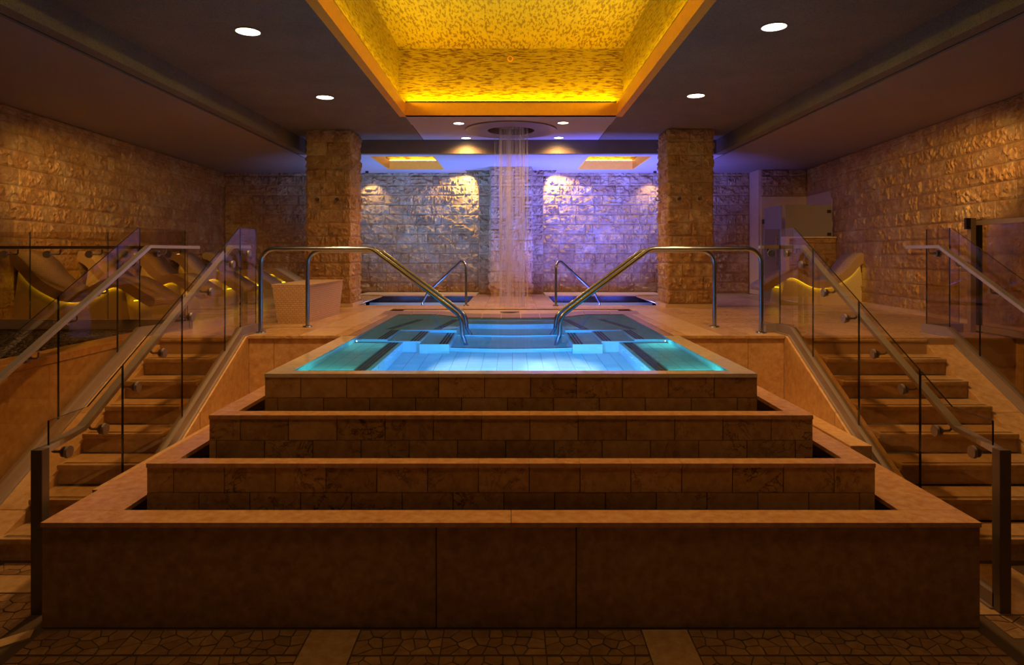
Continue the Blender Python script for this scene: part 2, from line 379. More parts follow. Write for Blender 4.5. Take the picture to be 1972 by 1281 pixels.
# ------------------------------------------------------------------ the shell
flo = struct(MB().box(-7.5, 7.5, -3.0, 7.3, FL-.2, FL).build('floor', M_grout))
wl = struct(MB().prism([(lwx(-3)-.35,-3),(lwx(-3)-.012,-3),(lwx(15.6)-.012,15.6),(lwx(15.6)-.35,15.6)], FL, LOW+.2).build('wall_left', M_groutl))
blocks(wl, (lwx(7.9),7.9), (lwx(15.33),15.33), 0, LOW, seed=1, relief=.55)
wr = struct(MB().prism([(rwx(-3)+.012,-3),(rwx(-3)+.35,-3),(rwx(15.4)+.35,15.4),(rwx(15.4)+.012,15.4)], FL, LOW+.2).build('wall_right', M_groutl))
blocks(wr, (rwx(14.72),14.72), (rwx(7.4),7.4), 0, LOW, seed=2, relief=.55, skip=lambda u, z: z < 2.2 and 14.72-u > 13.32)
blocks(wl, (lwx(2.5),2.5), (lwx(7.895),7.895), 0, LOW, seed=11, relief=.55, n_max=0)
blocks(wr, (rwx(7.395),7.395), (rwx(2.5),2.5), 0, LOW, seed=12, relief=.55, n_max=0)
wbl = struct(MB().box(lwx(15)-.3, 0, 15.362, 15.7, -.3, LOW+.3).build('wall_back', M_groutl))
blocks(wbl, (lwx(15.35),15.35), (-.73,15.35), .03, LOW+.25, seed=3)
wbr = struct(MB().box(0.001, 6.9, 15.362, 15.7, -.3, LOW+.3).build('wall_back', M_groutl))
blocks(wbr, (.73,15.35), (5.5,15.35), .03, LOW+.25, seed=4)
for sx in (-1, 1):                   # stepped stone returns beside the central pier
    w = struct(MB().box(min(sx*.44,sx*.73), max(sx*.44,sx*.73), 15.072, 15.362, 0, LOW+.3).build('wall_back', M_groutl))
    blocks(w, (min(sx*.44,sx*.73),15.06), (max(sx*.44,sx*.73),15.06), 0, LOW+.25, lmin=.28, lmax=.3, seed=5+sx)
wn = struct(MB().box(5.55, 6.9, 14.762, 15.4, 0, LOW+.2).build('wall_right', M_groutl))
blocks(wn, (5.56,14.75), (rwx(14.75),14.75), 2.2, LOW, seed=8)
MB().box(5.55, rwx(14.7)-.0, 14.735, 14.765, 0, 2.18).build('stone_lining', M_tan, wn)
MB().prism([(rwx(14.73)-.012,14.73),(rwx(14.73)+.045,14.73),(rwx(13.32)+.045,13.32),(rwx(13.32)-.012,13.32)], 0, 2.18).build('stone_lining', M_tan, wn)
MB().box(5.50, 5.556, 14.76, 15.34, 0, LOW).build('stone_lining', M_tan, wn)

# ceilings
HW = 1.63
cm = struct(MB().box(-3.83, -HW-.012, -3, 12.4, HIGH, HIGH+.15).box(HW+.012, 3.83, -3, 12.4, HIGH, HIGH+.15).box(-HW-.012, HW+.012, -3, 3.888, HIGH, HIGH+.15).build('ceiling', M_stucco))
struct(MB().box(-HW-.012, HW+.012, 10.232, 10.98, HIGH, HIGH+.15).box(-HW, HW, 11.83, 12.4, HIGH, HIGH+.15).box(-HW, -.46, 10.98, 11.83, HIGH, HIGH+.15).box(.46, HW, 10.98, 11.83, HIGH, HIGH+.15).build('ceiling', M_smooth2))
struct(MB().box(-3.97, -3.83, -3, 12.54, LOW, HIGH+.15).build('trim_1', M_stucco)); struct(MB().box(3.83, 3.97, -3, 12.54, LOW, HIGH+.15).build('trim_2', M_stucco))
struct(MB().box(-3.83, 3.83, 12.4, 12.54, LOW, HIGH+.15).build('trim_3', M_stucco))
struct(MB().box(-4.05, -3.972, -3, 12.6, LOW+.02, HIGH+.1).build('trim_gap_shade_4', M_black)); struct(MB().box(3.972, 4.05, -3, 12.6, LOW+.02, HIGH+.1).build('trim_gap_shade_5', M_black))  # black strips put the shade of the ceiling gap into colour
YB = 15.5
lc = MB().prism([(-4.03,-3),(-4.03,YB),(lwx(YB)-.1,YB),(lwx(-3)-.1,-3)], LOW, LOW+.15).prism([(4.03,-3),(4.03,YB),(rwx(YB)+.1,YB),(rwx(-3)+.1,-3)], LOW, LOW+.15)
struct(lc.build('ceiling', M_smooth)); lc = MB()
lc.box(-4.0, 4.0, 12.545, 12.755, LOW, LOW+.15).box(-4.0, -2.695, 12.755, 14.685, LOW, LOW+.15).box(2.695, 4.0, 12.755, 14.685, LOW, LOW+.15).box(-1.485, 1.485, 12.755, 14.685, LOW, LOW+.15)
lc.box(-4.0, 4.0, 14.685, 14.85, LOW, LOW+.15).box(-4.0, -1.02, 14.85, YB, LOW, LOW+.15).box(1.02, 4.0, 14.85, YB, LOW, LOW+.15)
struct(lc.build('ceiling', M_smooth2))
struct(MB().box(-1.04, 1.04, 14.83, 15.5, LOW+.28, LOW+.32).box(-1.04, -1.02, 14.83, 15.5, LOW+.15, LOW+.3).box(1.02, 1.04, 14.83, 15.5, LOW+.15, LOW+.3).box(-1.04, 1.04, 14.81, 14.85, LOW+.15, LOW+.3).build('ceiling', M_smooth))

# great gold coffer
cf = struct(bpy.data.objects.new('ceiling', None)); COL.objects.link(cf); cf.location = (0, 7, HIGH)
Y0, Y1 = 3.9, 10.22
fz = HIGH+.19
MB().box(-HW, HW, Y1, Y1+.12, HIGH, fz).build('fascia', M_orange, cf)
MB().box(-HW-.1, -HW, Y0, Y1+.12, HIGH-.001, fz).build('fascia', M_orange, cf); MB().box(HW, HW+.1, Y0, Y1+.12, HIGH-.001, fz).build('fascia', M_orange, cf)
MB().box(-HW, HW, Y0-.12, Y0, HIGH, fz).build('fascia', M_orange, cf)
M_trim = plain('dark_bronze_trim', (.10,.05,.02), .5)
t = .035
MB().box(-HW+.0, HW, Y1+.015, Y1+.04, fz, fz+t).box(-HW-.04, -HW-.015, Y0, Y1+.04, fz, fz+t).box(HW+.015, HW+.04, Y0, Y1+.04, fz, fz+t).box(-HW, HW, Y0-.04, Y0-.015, fz, fz+t).build('cove_trim', M_trim, cf)
GX, GY, GZ = 1.75, 10.40, 4.12
MB().box(-GX, GX, GY, GY+.05, fz, GZ).build('gold_panel', M_goldw, cf); MB().box(-GX, GX, Y0-.23, Y0-.18, fz, GZ).build('gold_panel', M_goldw, cf)
MB().box(-GX-.05, -GX, Y0-.23, GY+.05, fz, GZ).build('gold_panel', M_golds, cf); MB().box(GX, GX+.05, Y0-.23, GY+.05, fz, GZ).build('gold_panel', M_golds, cf)
MB().box(-GX-.05, GX+.05, Y0-.23, GY+.05, GZ, GZ+.05).build('gold_panel', M_goldc, cf)
MB().box(-GX, GX, Y1+.12, GY, fz-.03, fz).box(-GX, GX, Y0-.18, Y0-.12, fz-.03, fz).build('cove_ledge', M_orange, cf)
MB().box(-1.6, 1.6, Y1+.09, Y1+.11, fz+.034, fz+.056).build('led_strip', M_led, cf)
MB().box(-1.6, 1.6, Y0-.11, Y0-.09, fz+.034, fz+.056).build('led_strip', M_led, cf)
for sx in (-1, 1): MB().box(sx*(HW+.065), sx*(HW+.08), Y0, Y1, fz+.04, fz+.065).build('led_strip', M_led, cf)
# small coffers
for sx in (-1, 1):
    c = struct(bpy.data.objects.new('ceiling', None)); COL.objects.link(c); c.location = (sx*2.085, 13.7, LOW)
    xa, xb = sorted((sx*1.5, sx*2.68)); za, zb = LOW+.15, LOW+.19; zt = LOW+.8
    MB().box(xa, xb, 14.67, 14.70, LOW-.001, zb).box(xa, xb, 12.74, 12.77, LOW-.001, zb).box(xa-.03, xa, 12.77, 14.67, LOW-.001, zb).box(xb, xb+.03, 12.77, 14.67, LOW-.001, zb).build('fascia', M_orange, c)
    MB().box(xa-.1, xb+.1, 14.80, 14.83, zb, zt).box(xa-.1, xb+.1, 12.61, 12.64, zb, zt).box(xa-.13, xa-.1, 12.64, 14.8, zb, zt).box(xb+.1, xb+.13, 12.64, 14.8, zb, zt).box(xa-.13, xb+.13, 12.61, 14.83, zt, zt+.03).build('gold_panel', M_goldw, c)
    MB().box(xa, xb, 14.72, 14.75, zb+.002, zb+.02).box(xa, xb, 12.69, 12.72, zb+.002, zb+.02).build('led_strip', M_led2, c)

# ------------------------------------------------------------------ deck and lower floor
fr = lambda *a: MB().box(*a)
def back_edge(x):                     # curved back edge of the main pool
    t_ = max(0, min(1, (abs(x)-.60)/.60)); t_ = t_*t_*(3-2*t_); c_ = 9.47-.04*(1-min(1,(x/.6)**2)); return c_*(1-t_)+9.98*t_
PX, PY1 = 1.69, 9.98
deck = struct(MB().box(-6.8, -3.9, 8.02, 15.4, -.3, -.012).box(-3.9, -3.09, 7.16, 15.4, -.3, -.012).box(-3.09, -1.75, 7.36, 11.4, -.3, -.012)
   .box(1.75, 3.2, 7.36, 11.4, -.3, -.012).box(3.2, 6.8, 7.16, 15.4, -.3, -.012).box(-3.09,-2.7,11.4,12.35,-.3,-.012).box(2.7,3.2,11.4,12.35,-.3,-.012)
   .box(-3.09,-3.04,12.35,15.4,-.3,-.012).box(3.04,3.2,12.35,15.4,-.3,-.012).box(-.8,.8,11.7,15.4,-.3,-.012).box(-2.7,2.7,10.9,11.75,-.3,-.012)
   .box(-3.04,-.8,14.32,15.4,-.3,-.012).box(.8,3.04,14.32,15.4,-.3,-.012).build('floor', M_groutl))
N = 24; cur = [(-1.95+3.9*i/N, back_edge(-1.95+3.9*i/N)) for i in range(N+1)]
MB().prism([(x, max(y, 9.47)) for x, y in cur]+[(1.95,10.95),(-1.95,10.95)], -.3, -.012).build('coping_base', M_deckw, deck)
UNIT = MB().box(0,1,0,1,0,1).build('floor_tile', M_deck); UM = UNIT.data; bpy.data.objects.remove(UNIT)
def unit_mesh(m):
    me = UM.copy(); me.materials.clear(); me.materials.append(m); return me
U_deck, U_pale, U_brown, U_tile, U_slab, U_pt, U_step, U_strip = [unit_mesh(m) for m in (M_deck, M_deckw, M_brown, M_tile, M_slab, M_ptile, M_step, M_stripe)]
def slab(name, me, x0, x1, y0, y1, z0, z1, parent, gap=.004):
    return inst(name, me, (x0+gap/2, y0+gap/2, z0), (x1-x0-gap, y1-y0-gap, z1-z0), 0, parent)
cut = [(-1.95,1.95,7.3,10.95), (-3.04,-.8,11.75,14.32), (.8,3.04,11.75,14.32), (-3.48,-2.77,11.42,12.13), (2.69,3.42,11.32,12.03), (-.44,.44,14.24,15.4), (5.5,7,14.7,15.5), (5.4,6.5,13.12,13.3)]
xl = [-6.6,-6.0,-5.4,-4.8,-4.2,-3.48,-2.77,-2.35,-1.95,-1.2,-.8,-.44,.44,.8,1.2,1.95,2.35,2.69,3.42,4.2,4.8,5.4,6.0,6.6]
yl = [7.37,8.03,8.7,9.35,10.0,10.5,10.95,11.32,11.75,12.13,12.8,13.5,14.32,14.8,15.34]
for j in range(len(yl)-1):
    for i in range(len(xl)-1):
        x0, x1, y0, y1 = xl[i], xl[i+1], yl[j], yl[j+1]; mx, my = (x0+x1)/2, (y0+y1)/2
        if any(a < mx < b and c < my < d for a, b, c, d in cut): continue
        if mx < -3.9 and my < 8.02: continue
        if abs(mx) < 2.35 and abs(mx) > 1.95 and my < 10.95: continue
        slab('floor_tile', U_deck, max(x0, -6.62), min(x1, 6.62), y0, y1, -.014, 0, deck, .003)
for sx in (-1, 1):
    ys = [7.37,7.95,8.6,9.25,9.9,10.5,10.95]
    for a, b in zip(ys, ys[1:]):
        x0, x1 = sorted((sx*1.95, sx*2.35)); slab('floor_tile', U_pale, x0, x1, a, b, -.014, 0, deck, .004)
    y = 7.37
    while y < 10.0:
        x0, x1 = sorted((sx*1.80, sx*1.95)); slab('coping_tile', U_deck, x0, x1, y, min(y+.33, 10.02), -.014, .001, deck, .012); y += .33
    y = 7.37
    x0, x1 = sorted((sx*PX, sx*1.80)); slab('coping_tile', U_brown, x0, x1, 7.37, 10.0, -.3, .0, deck, .002)
xs = [-1.95,-1.5,-1.1,-.75,-.42,-.14,.14,.42,.75,1.1,1.5,1.95]
for a, b in zip(xs, xs[1:]):
    n = 4; p = [(a+.008+(b-a-.016)*i/n, back_edge(a+.008+(b-a-.016)*i/n)) for i in range(n+1)]
    k = .94
    q = [(p[-1][0]*1.03, p[-1][1]+.62), (p[0][0]*1.03, p[0][1]+.62)]
    MB().prism(p+q, -.08, .001).build('coping_tile', M_brown, deck)
# stair landings
for x0, x1 in ((-3.9,-3.09),(3.2,4.5)): slab('floor_tile', U_deck, x0, x1, 7.17, 7.37, -.014, 0, deck)
slab('floor_tile', U_deck, 4.5, 5.4, 7.17, 7.37, -.014, 0, deck)
dr = MB(); dr.prism([(-.02+.15*math.cos(2*PI*k/24), 10.36+.07*math.sin(2*PI*k/24)) for k in range(24)], 0, .006)
dr = dr.build('floor_drain', M_blk); based(dr); dr['label'] = 'dark oval floor drain under the falling rain water'; dr['category'] = 'drain'

# deck front walls either side of the pool
def front_wall(x0, x1, js):
    w = struct(MB().box(x0, x1, 7.362, 7.5, FL, -.015).build('wall_front', M_stringer))
    xs_ = [x0]+js+[x1]
    for a, b in zip(xs_, xs_[1:]): MB().box(a+.002, b-.002, 7.35, 7.362, FL, -.03).build('wall_panel', M_stringer, w)
    MB().box(x0, x1, 7.33, 7.362, -.028, 0).build('nosing', M_deck, w)
front_wall(-2.898, -1.86, [-2.62]); front_wall(1.86, 3.018, [2.62])

# crazy paving of the lower floor
def clip(poly, p, q):                 # keep what is nearer to p than to q
    mx, my = (p[0]+q[0])/2, (p[1]+q[1])/2; nx, ny = q[0]-p[0], q[1]-p[1]; out = []
    f = lambda a: (a[0]-mx)*nx+(a[1]-my)*ny
    for i in range(len(poly)):
        a, b = poly[i], poly[(i+1)%len(poly)]; fa, fb = f(a), f(b)
        if fa <= 0: out.append(a)
        if (fa < 0 < fb) or (fb < 0 < fa): t_ = fa/(fa-fb); out.append((a[0]+(b[0]-a[0])*t_, a[1]+(b[1]-a[1])*t_))
    return out
cells = []
def crazy(x0, x1, y0, y1, s_):
    nx, ny = max(1, round((x1-x0)/s_)), max(1, round((y1-y0)/s_)); dx, dy = (x1-x0)/nx, (y1-y0)/ny
    S = {(i, j): (x0+(i+.5+random.uniform(-.42,.42))*dx, y0+(j+.5+random.uniform(-.42,.42))*dy) for i in range(nx) for j in range(ny)}
    for (i, j), p in S.items():
        poly = [(x0,y0),(x1,y0),(x1,y1),(x0,y1)]
        for a in range(-2, 3):
            for b in range(-2, 3):
                q = S.get((i+a, j+b))
                if q and (a or b): poly = clip(poly, p, q)
                if len(poly) < 3: break
            if len(poly) < 3: break
        if len(poly) < 3: continue
        cx = sum(a[0] for a in poly)/len(poly); cy = sum(a[1] for a in poly)/len(poly); r = max(math.hypot(a[0]-cx, a[1]-cy) for a in poly)
        k = 1-.0045/max(.02, r*.7); poly = [(cx+(a[0]-cx)*k, cy+(a[1]-cy)*k) for a in poly]
        z = random.uniform(.003, .006); cells.append((poly, cx, cy, z))
for xa, xb in ((-2.8,-2.25),(-2.25,-1.7),(-1.7,-1.2),(-.9,-.4),(-.4,.2),(.2,.78),(1.06,1.6),(1.6,2.2),(2.2,2.8)):
    crazy(xa, xb, 3.74, 3.99, .085); crazy(xa, xb, 3.58, 3.73, .085); crazy(xa, xb, 2.9, 3.57, .1)
crazy(-3.7, -2.9, 4.68, 4.86, .1); crazy(-3.7, -3.0, 3.9, 4.42, .1); crazy(2.95, 3.6, 3.9, 4.15, .1)
def seen(c):
    px = 984+1280*c[1]/c[2]; py = 490+1280*2.26/c[2]; return 20 < px < 1950 and py < 1290
cells.sort(key=lambda c: (not seen(c), c[2])); rest = MB()
for i, (poly, cx, cy, z) in enumerate(cells):
    if i < 296: MB().prism(poly, FL, FL+z).build('paving_stone', M_crazy, flo)
    else: rest.prism(poly, FL, FL+z)
rest.build('paving_stones', M_crazy, flo, kind='stuff')
for a in ((-1.195,-.905,2.9,3.99),(.785,1.055,2.9,3.99),(-3.7,-3.05,4.43,4.67),(2.86,3.6,4.16,4.84)): MB().box(a[0],a[1],a[2],a[3],FL,FL+.006).build('paving_slab', M_step, flo)
MB().prism([(-2.86,3.99),(-2.82,3.9),(-3.6,3.2),(-3.64,3.3)], FL, FL+.012).build('paving_slab', M_step, flo)

# ------------------------------------------------------------------ the tiered marble basin
# (half width, front y, top z, front lip, side lip half width)
T4 = dict(w=2.833, y=4.00, z=-.716); T3 = dict(w=2.402, y=4.374, z=-.477); T2 = dict(w=2.14, y=4.703, z=-.239); T1 = dict(w=1.86, y=5.01, z=0.0)
YE = 7.35
def u_shape(mb, wo, yo, wi, yi, ye, z0, z1):     # U of stone: outer half width / front, inner half width / front
    return mb.box(-wo, wo, yo, yi, z0, z1).box(-wo, -wi, yi, ye, z0, z1).box(wi, wo, yi, ye, z0, z1)
pl = thing('stone_plinth', 'large dark limestone plinth wall at the foot of the pool steps', 'plinth', (0, 4.2, FL))
js = [-2.833, -.451, .394, 2.833]
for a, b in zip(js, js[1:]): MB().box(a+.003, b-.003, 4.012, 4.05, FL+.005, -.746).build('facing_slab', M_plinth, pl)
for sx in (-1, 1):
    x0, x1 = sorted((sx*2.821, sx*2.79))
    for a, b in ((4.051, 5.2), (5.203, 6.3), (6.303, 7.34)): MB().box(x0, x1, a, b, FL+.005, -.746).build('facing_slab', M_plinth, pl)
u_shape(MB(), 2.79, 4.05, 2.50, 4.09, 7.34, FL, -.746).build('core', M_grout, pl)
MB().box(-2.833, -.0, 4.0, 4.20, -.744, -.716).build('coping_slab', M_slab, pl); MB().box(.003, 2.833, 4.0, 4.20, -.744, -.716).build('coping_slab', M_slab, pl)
for sx in (-1, 1):
    for a, b in ((4.203, 5.3), (5.303, 6.4), (6.403, 7.35)):
        x0, x1 = sorted((sx*2.448, sx*2.833)); MB().box(x0, x1, a, b, -.744, -.716).build('coping_slab', M_slab, pl)
u_shape(MB(), 2.5, 4.18, 2.3, 4.45, 7.34, -.95, -.90).build('channel_floor', M_grout, pl)

def tier(T, lip_f, lip_s, pitch, first, zsplit, label, core_z, up):
    w, y, z = T['w'], T['y'], T['z']
    t = thing('stone_step', label, 'step', (0, y+.3, core_z))
    u_shape(MB(), w-.02, y+.02, w-.12, y+.09, YE, core_z, z-.028).build('core', M_grout, t)
    for row, (za, zb) in enumerate(((zsplit+.002, z-.0285), (core_z+.003, zsplit-.002))):
        x = first-(pitch/2 if row else 0)
        while x-pitch > -w: x -= pitch
        x = -w if x > -w+.001 else x
        x = first-(pitch/2 if row else 0); e = [-w, w]
        k = x
        while k > -w+.03: e.append(k); k -= pitch
        k = x+pitch
        while k < w-.03: e.append(k); k += pitch
        e = sorted(set(round(q, 4) for q in e))
        for a, b in zip(e, e[1:]): slab('riser_tile', U_tile, a, b, y+random.uniform(.004,.007), y+.028, za, zb, t, .0055)
        for sx in (-1, 1):
            yy = y+.03
            while yy < YE-.02:
                y2 = min(yy+pitch, YE); x0, x1 = sorted((sx*(w-.006), sx*(w-.024)))
                slab('riser_tile', U_tile, x0, x1, yy, y2, za, zb, t, .0035); yy = y2
    x = first; e = [-w, w]; k = x
    while k > -w+.03: e.append(k); k -= pitch
    k = x+pitch
    while k < w-.03: e.append(k); k += pitch
    e = sorted(e)
    for a, b in zip(e, e[1:]): MB().box(a+.0008, b-.0008, y, y+lip_f, z-.028, z).build('coping_slab', up, t)
    for sx in (-1, 1):
        x0, x1 = sorted((sx*w, sx*(w-lip_s))); yy = y+lip_f+.0015
        while yy < YE-.02:
            y2 = min(yy+.62, YE); MB().box(x0, x1, yy, y2-.0015, z-.028, z).build('coping_slab', up, t); yy = y2
    return t
t3 = tier(T3, .115, .167, .335, -.0+(780/1972*620+480-984)*4.374/1280, -.477-(950-893)*4.374/1280, 'lowest marble step with veined tile risers above the plinth', -.895, M_slab)
t2 = tier(T2, .13, .158, .342, (831/1972*620+480-984)*4.703/1280, -.239-(849-800)*4.703/1280, 'middle marble step with veined tile risers below the pool rim', -.66, M_slab)
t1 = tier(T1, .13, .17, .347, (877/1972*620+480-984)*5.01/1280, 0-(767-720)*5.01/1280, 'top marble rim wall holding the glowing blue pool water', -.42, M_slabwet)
u_shape(MB(), 2.27, 4.47, 2.10, 4.75, YE, -.66, -.60).build('channel_floor', M_blk, t2); u_shape(MB(), 2.0, 4.81, 1.83, 5.06, YE, -.40, -.35).build('channel_floor', M_blk, t1)

# right hand ledge beside the plinth
lf_ = MB().box(-2.898, -2.838, 4.6, 7.34, FL, -.73).build('stone_ledge', M_stringer); based(lf_); lf_['label'] = 'very narrow stone ledge between left stair stringer and stepped pool'; lf_['category'] = 'ledge'
lg = MB().box(2.838, 3.015, 5.55, 7.34, FL, -.70).build('stone_ledge', M_stringer); based(lg); lg['label'] = 'narrow stone ledge between right stair stringer and stepped pool'; lg['category'] = 'ledge'

# ------------------------------------------------------------------ main pool shell
pb = thing('pool', 'sunken whirlpool basin of pale tiles lit bright blue from within', 'pool', (0, 7.5, -1.0))
D0, D1, DA, DB, DS, DL = -.95, -.33, -.25, -.38, -.12, -.04
BX = 1.17
MB().box(-PX, PX, 5.14, 10.0, D0-.08, D0).build('basin_floor', M_pgrout, pb)
MB().box(-PX-.05, PX+.05, 5.10, 5.139, D0, -.03).box(-PX-.05, -PX, 5.139, 7.36, D0, -.03).box(PX, PX+.05, 5.139, 7.36, D0, -.03).build('basin_wall', M_pwall, pb)
MB().box(-PX-.05, -PX, 7.36, 10.0, D0, -.02).box(PX, PX+.05, 7.36, 10.0, D0, -.02).build('basin_wall', M_pwall, pb)
bk = [(-PX+2*PX*i/20, back_edge(-PX+2*PX*i/20)) for i in range(21)]
MB().prism(bk+[(PX,10.2),(-PX,10.2)], D0, -.013).build('basin_wall', M_pwall, pb)
for sx in (-1, 1):
    x0, x1 = sorted((sx*BX, sx*PX)); MB().box(x0, x1, 5.139, 7.2, D0, D1-.004).build('bench', M_pgrout, pb)
    x0, x1 = sorted((sx*1.34, sx*PX)); MB().box(x0, x1, 7.2, 8.08, D0, DS).build('bench', M_pwall, pb)
    x0, x1 = sorted((sx*.98, sx*1.34)); MB().box(x0, x1, 7.19, 8.08, D0, DA).build('bench', M_pwall, pb)
    x0, x1 = sorted((sx*.66, sx*.98)); MB().box(x0, x1, 7.10, 8.08, D0, DB).build('bench', M_pwall, pb)
    x0, x1 = sorted((sx*.66, sx*PX)); MB().box(x0, x1, 8.08, 10.0, D0, DS).build('bench', M_pwall, pb)
    MB().box(x0, x1, 9.42, 10.0, DS, DL).build('ledge', M_pwall, pb)
def arc_step(y_side, bulge, ye, z, m, name='entry_step'):
    p = [(-.66+1.32*i/12, y_side-bulge*(1-((i-6)/6)**2)) for i in range(13)]
    MB().prism(p+[(.66,ye),(-.66,ye)], D0, z).build(name, m, pb)
    q = [(x, y-.001) for x, y in p]+[(x, y+.035) for x, y in reversed(p)]
    MB().prism(q, z, z+.004).build('nosing', M_stripe, pb)
arc_step(7.24, .08, 8.1, -.72, M_pwall); arc_step(8.17, .08, 8.75, -.60, M_pwall); arc_step(8.80, .08, 9.6, DS, M_pwall)
MB().prism([(x, y-.30) for x, y in bk[6:15]]+[(x, y+.05) for x, y in reversed(bk[6:15])], DS, DL).build('ledge', M_pwall, pb)
for sx in (-1, 1):                    # dark three line warning bands
    for k in range(3):
        for (xc, ya, yb, z) in ((1.21+.034*k, 5.15, 7.18, D1), (1.36+.034*k, 7.21, 8.07, DS), (1.0+.034*k, 7.2, 8.07, DA), (.68+.034*k, 7.11, 8.07, DB)):
            x0, x1 = sorted((sx*xc, sx*(xc+.024))); MB().box(x0, x1, ya, yb, z-.004, z+.003).build('warning_band', M_stripe, pb)
        for (xa, xb) in ((1.45, 1.22), (.86, .72)):
            w_ = .024; a = xa+.034*k; b = xb+.034*k
            MB().prism([(sx*a,8.15),(sx*(a+w_),8.15),(sx*(b+w_),9.35),(sx*b,9.35)], DS-.003, DS+.003).build('warning_band', M_stripe, pb)
# tiles of floor, benches and walls
tl = .148; cnt = 0
def ptile(x0, x1, y0, y1, z0, z1):
    global cnt
    cnt += 1
    inst('pool_tile', U_pt, (x0, y0, z0), (x1-x0, y1-y0, z1-z0), 0, pb)
ff = MB()
y = 5.9
while y < 7.12:
    x = -BX
    while x < BX-.02: ptile(x+.0025, min(x+tl, BX)-.0025, y+.0025, y+tl-.0025, D0, D0+.006); x += tl
    y += tl
ff.box(-BX, BX, 5.14, 5.9, D0, D0+.004).build('basin_floor', M_ptile, pb)
for sx in (-1, 1):
    for (x0, x1, y0, y1) in ((BX, 1.205, 5.15, 7.18), (1.315, PX, 5.55, 7.18)):
        y = y0
        while y < y1-.03:
            n = max(1, round((x1-x0)/.125)); wx = (x1-x0)/n
            for i in range(n):
                a, b = sorted((sx*(x0+i*wx), sx*(x0+(i+1)*wx))); ptile(a+.0025, b-.0025, y+.0025, min(y+.2, y1)-.0025, D1-.004, D1+.002)
            y += .2
wt = MB()                             # small wall tiles, too fine to pick apart one by one
def wall_tiles(p0, p1, z0, z1, step=.1):
    a = Vector(p0); b = Vector(p1); L = (b-a).length; d = (b-a)/L; nrm = Vector((d.y, -d.x)); n = round(L/step); m = max(1, round((z1-z0)/.13)); h = (z1-z0)/m
    for i in range(n):
        for j in range(m):
            q0 = a+d*(i*L/n+.002); q1 = a+d*((i+1)*L/n-.002); o_ = nrm*.004
            wt.prism([tuple(q0), tuple(q1), tuple(q1+o_), tuple(q0+o_)], z0+j*h+.002, z0+(j+1)*h-.002)
wall_tiles((-PX,5.15), (-PX,7.2), D1, -.03); wall_tiles((PX,7.2), (PX,5.15), D1, -.03)
wall_tiles((-BX,5.15), (-BX,7.19), D0, D1-.01); wall_tiles((BX,7.19), (BX,5.15), D0, D1-.01)
for sx in (-1, 1):
    for a, b, y_, zz, zt in ((.98,1.17,7.19,D0,DA),(1.17,1.34,7.19,D1,DA),(1.34,PX,7.2,D1,DS),(.66,.98,7.10,D0,DB),(.66,PX,8.08,DA,DS)):
        x0, x1 = sorted((sx*a, sx*b)); wall_tiles((x0,y_),(x1,y_), zz, zt)
wt.build('wall_tiles', M_ptile, pb, kind='stuff')
for sx in (-1, 1):
    for y_, r in ((5.72,.03),(5.86,.052),(6.1,.03),(6.24,.03),(6.42,.052),(6.66,.03),(6.86,.03)):
        MB().disc((sx*(BX-.004), y_, -.52), (-sx,0,0), r, .012, 16, r*.85).build('water_jet', M_white, pb, smooth=True)
for x_ in (-.42,-.22,.22,.42): MB().disc((x_, 8.78-.08*(1-(x_/.66)**2)-.006, -.36), (0,-1,0), .03, .01, 14).build('water_jet', M_white, pb)
M_ul = m_emit('underwater_lamp_glow', (.75,.88,1.0), 4)
for x_ in (-.62, 0, .62):
    MB().disc((x_, 5.139, -.5), (0,1,0), .09, .02, 20).build('underwater_lamp', M_ul, pb)
wsurf = MB(); wy = [(x, y) for x, y in bk]
wsurf.add([(-PX,5.14,-.004),(PX,5.14,-.004)]+[(x,y,-.004) for x, y in reversed(bk)], [tuple(range(23))])
ws = wsurf.build('pool_water', M_water, None, fixn=False); ws['label'] = 'still clear blue water filling the central whirlpool to its rim'; ws['category'] = 'water'
UB = (.10,.36,1.0); UC = (.30,.85,1.0)
spot(pb, (0, 5.17, -.45), (0, 6.9, -.95), 330, (.015,.17,1.0), 130, .9, .06)
for x_ in (-.38, .05, .48): spot(pb, (x_, 5.17, -.30), (x_, 5.98, -.95), 950, (.85,.82,1.0), 40, 1.0, .06)
spot(pb, (-.62, 5.17, -.5), (-.9, 7.0, -.9), 40, (.05,.6,.9), 150, .8, .06)
spot(pb, (.62, 5.17, -.5), (1.0, 7.0, -.9), 75, (.16,.75,1.0), 150, .8, .06)
#spot(pb, (0, 8.62, -.4), (0, 5.5, -.7), 16, (.0,.32,1.0), 150, .8, .004)
for sx in (-1, 1):
    spot(pb, (sx*.64, 7.7, -.3), (sx*-.1, 9.6, -.3), 5, (.0,.35,1.0), 160, .8, .004)
    spot(pb, (sx*.70, 8.2, -.06), (sx*1.5, 9.3, -.1), 2.2, (.45,.5,1.0), 170, .8, .003)  # lamp without a fitting, added to brighten the back shelf
    spot(pb, (sx*1.66, 7.15, -.2), (sx*1.4, 5.4, -.25), 10, (.12,.8,.75), 165, .9, .003)
    spot(pb, (sx*1.45, 5.2, -.2), (sx*1.5, 7.5, -.25), 12, (.14,.75,.7), 165, .9, .003)

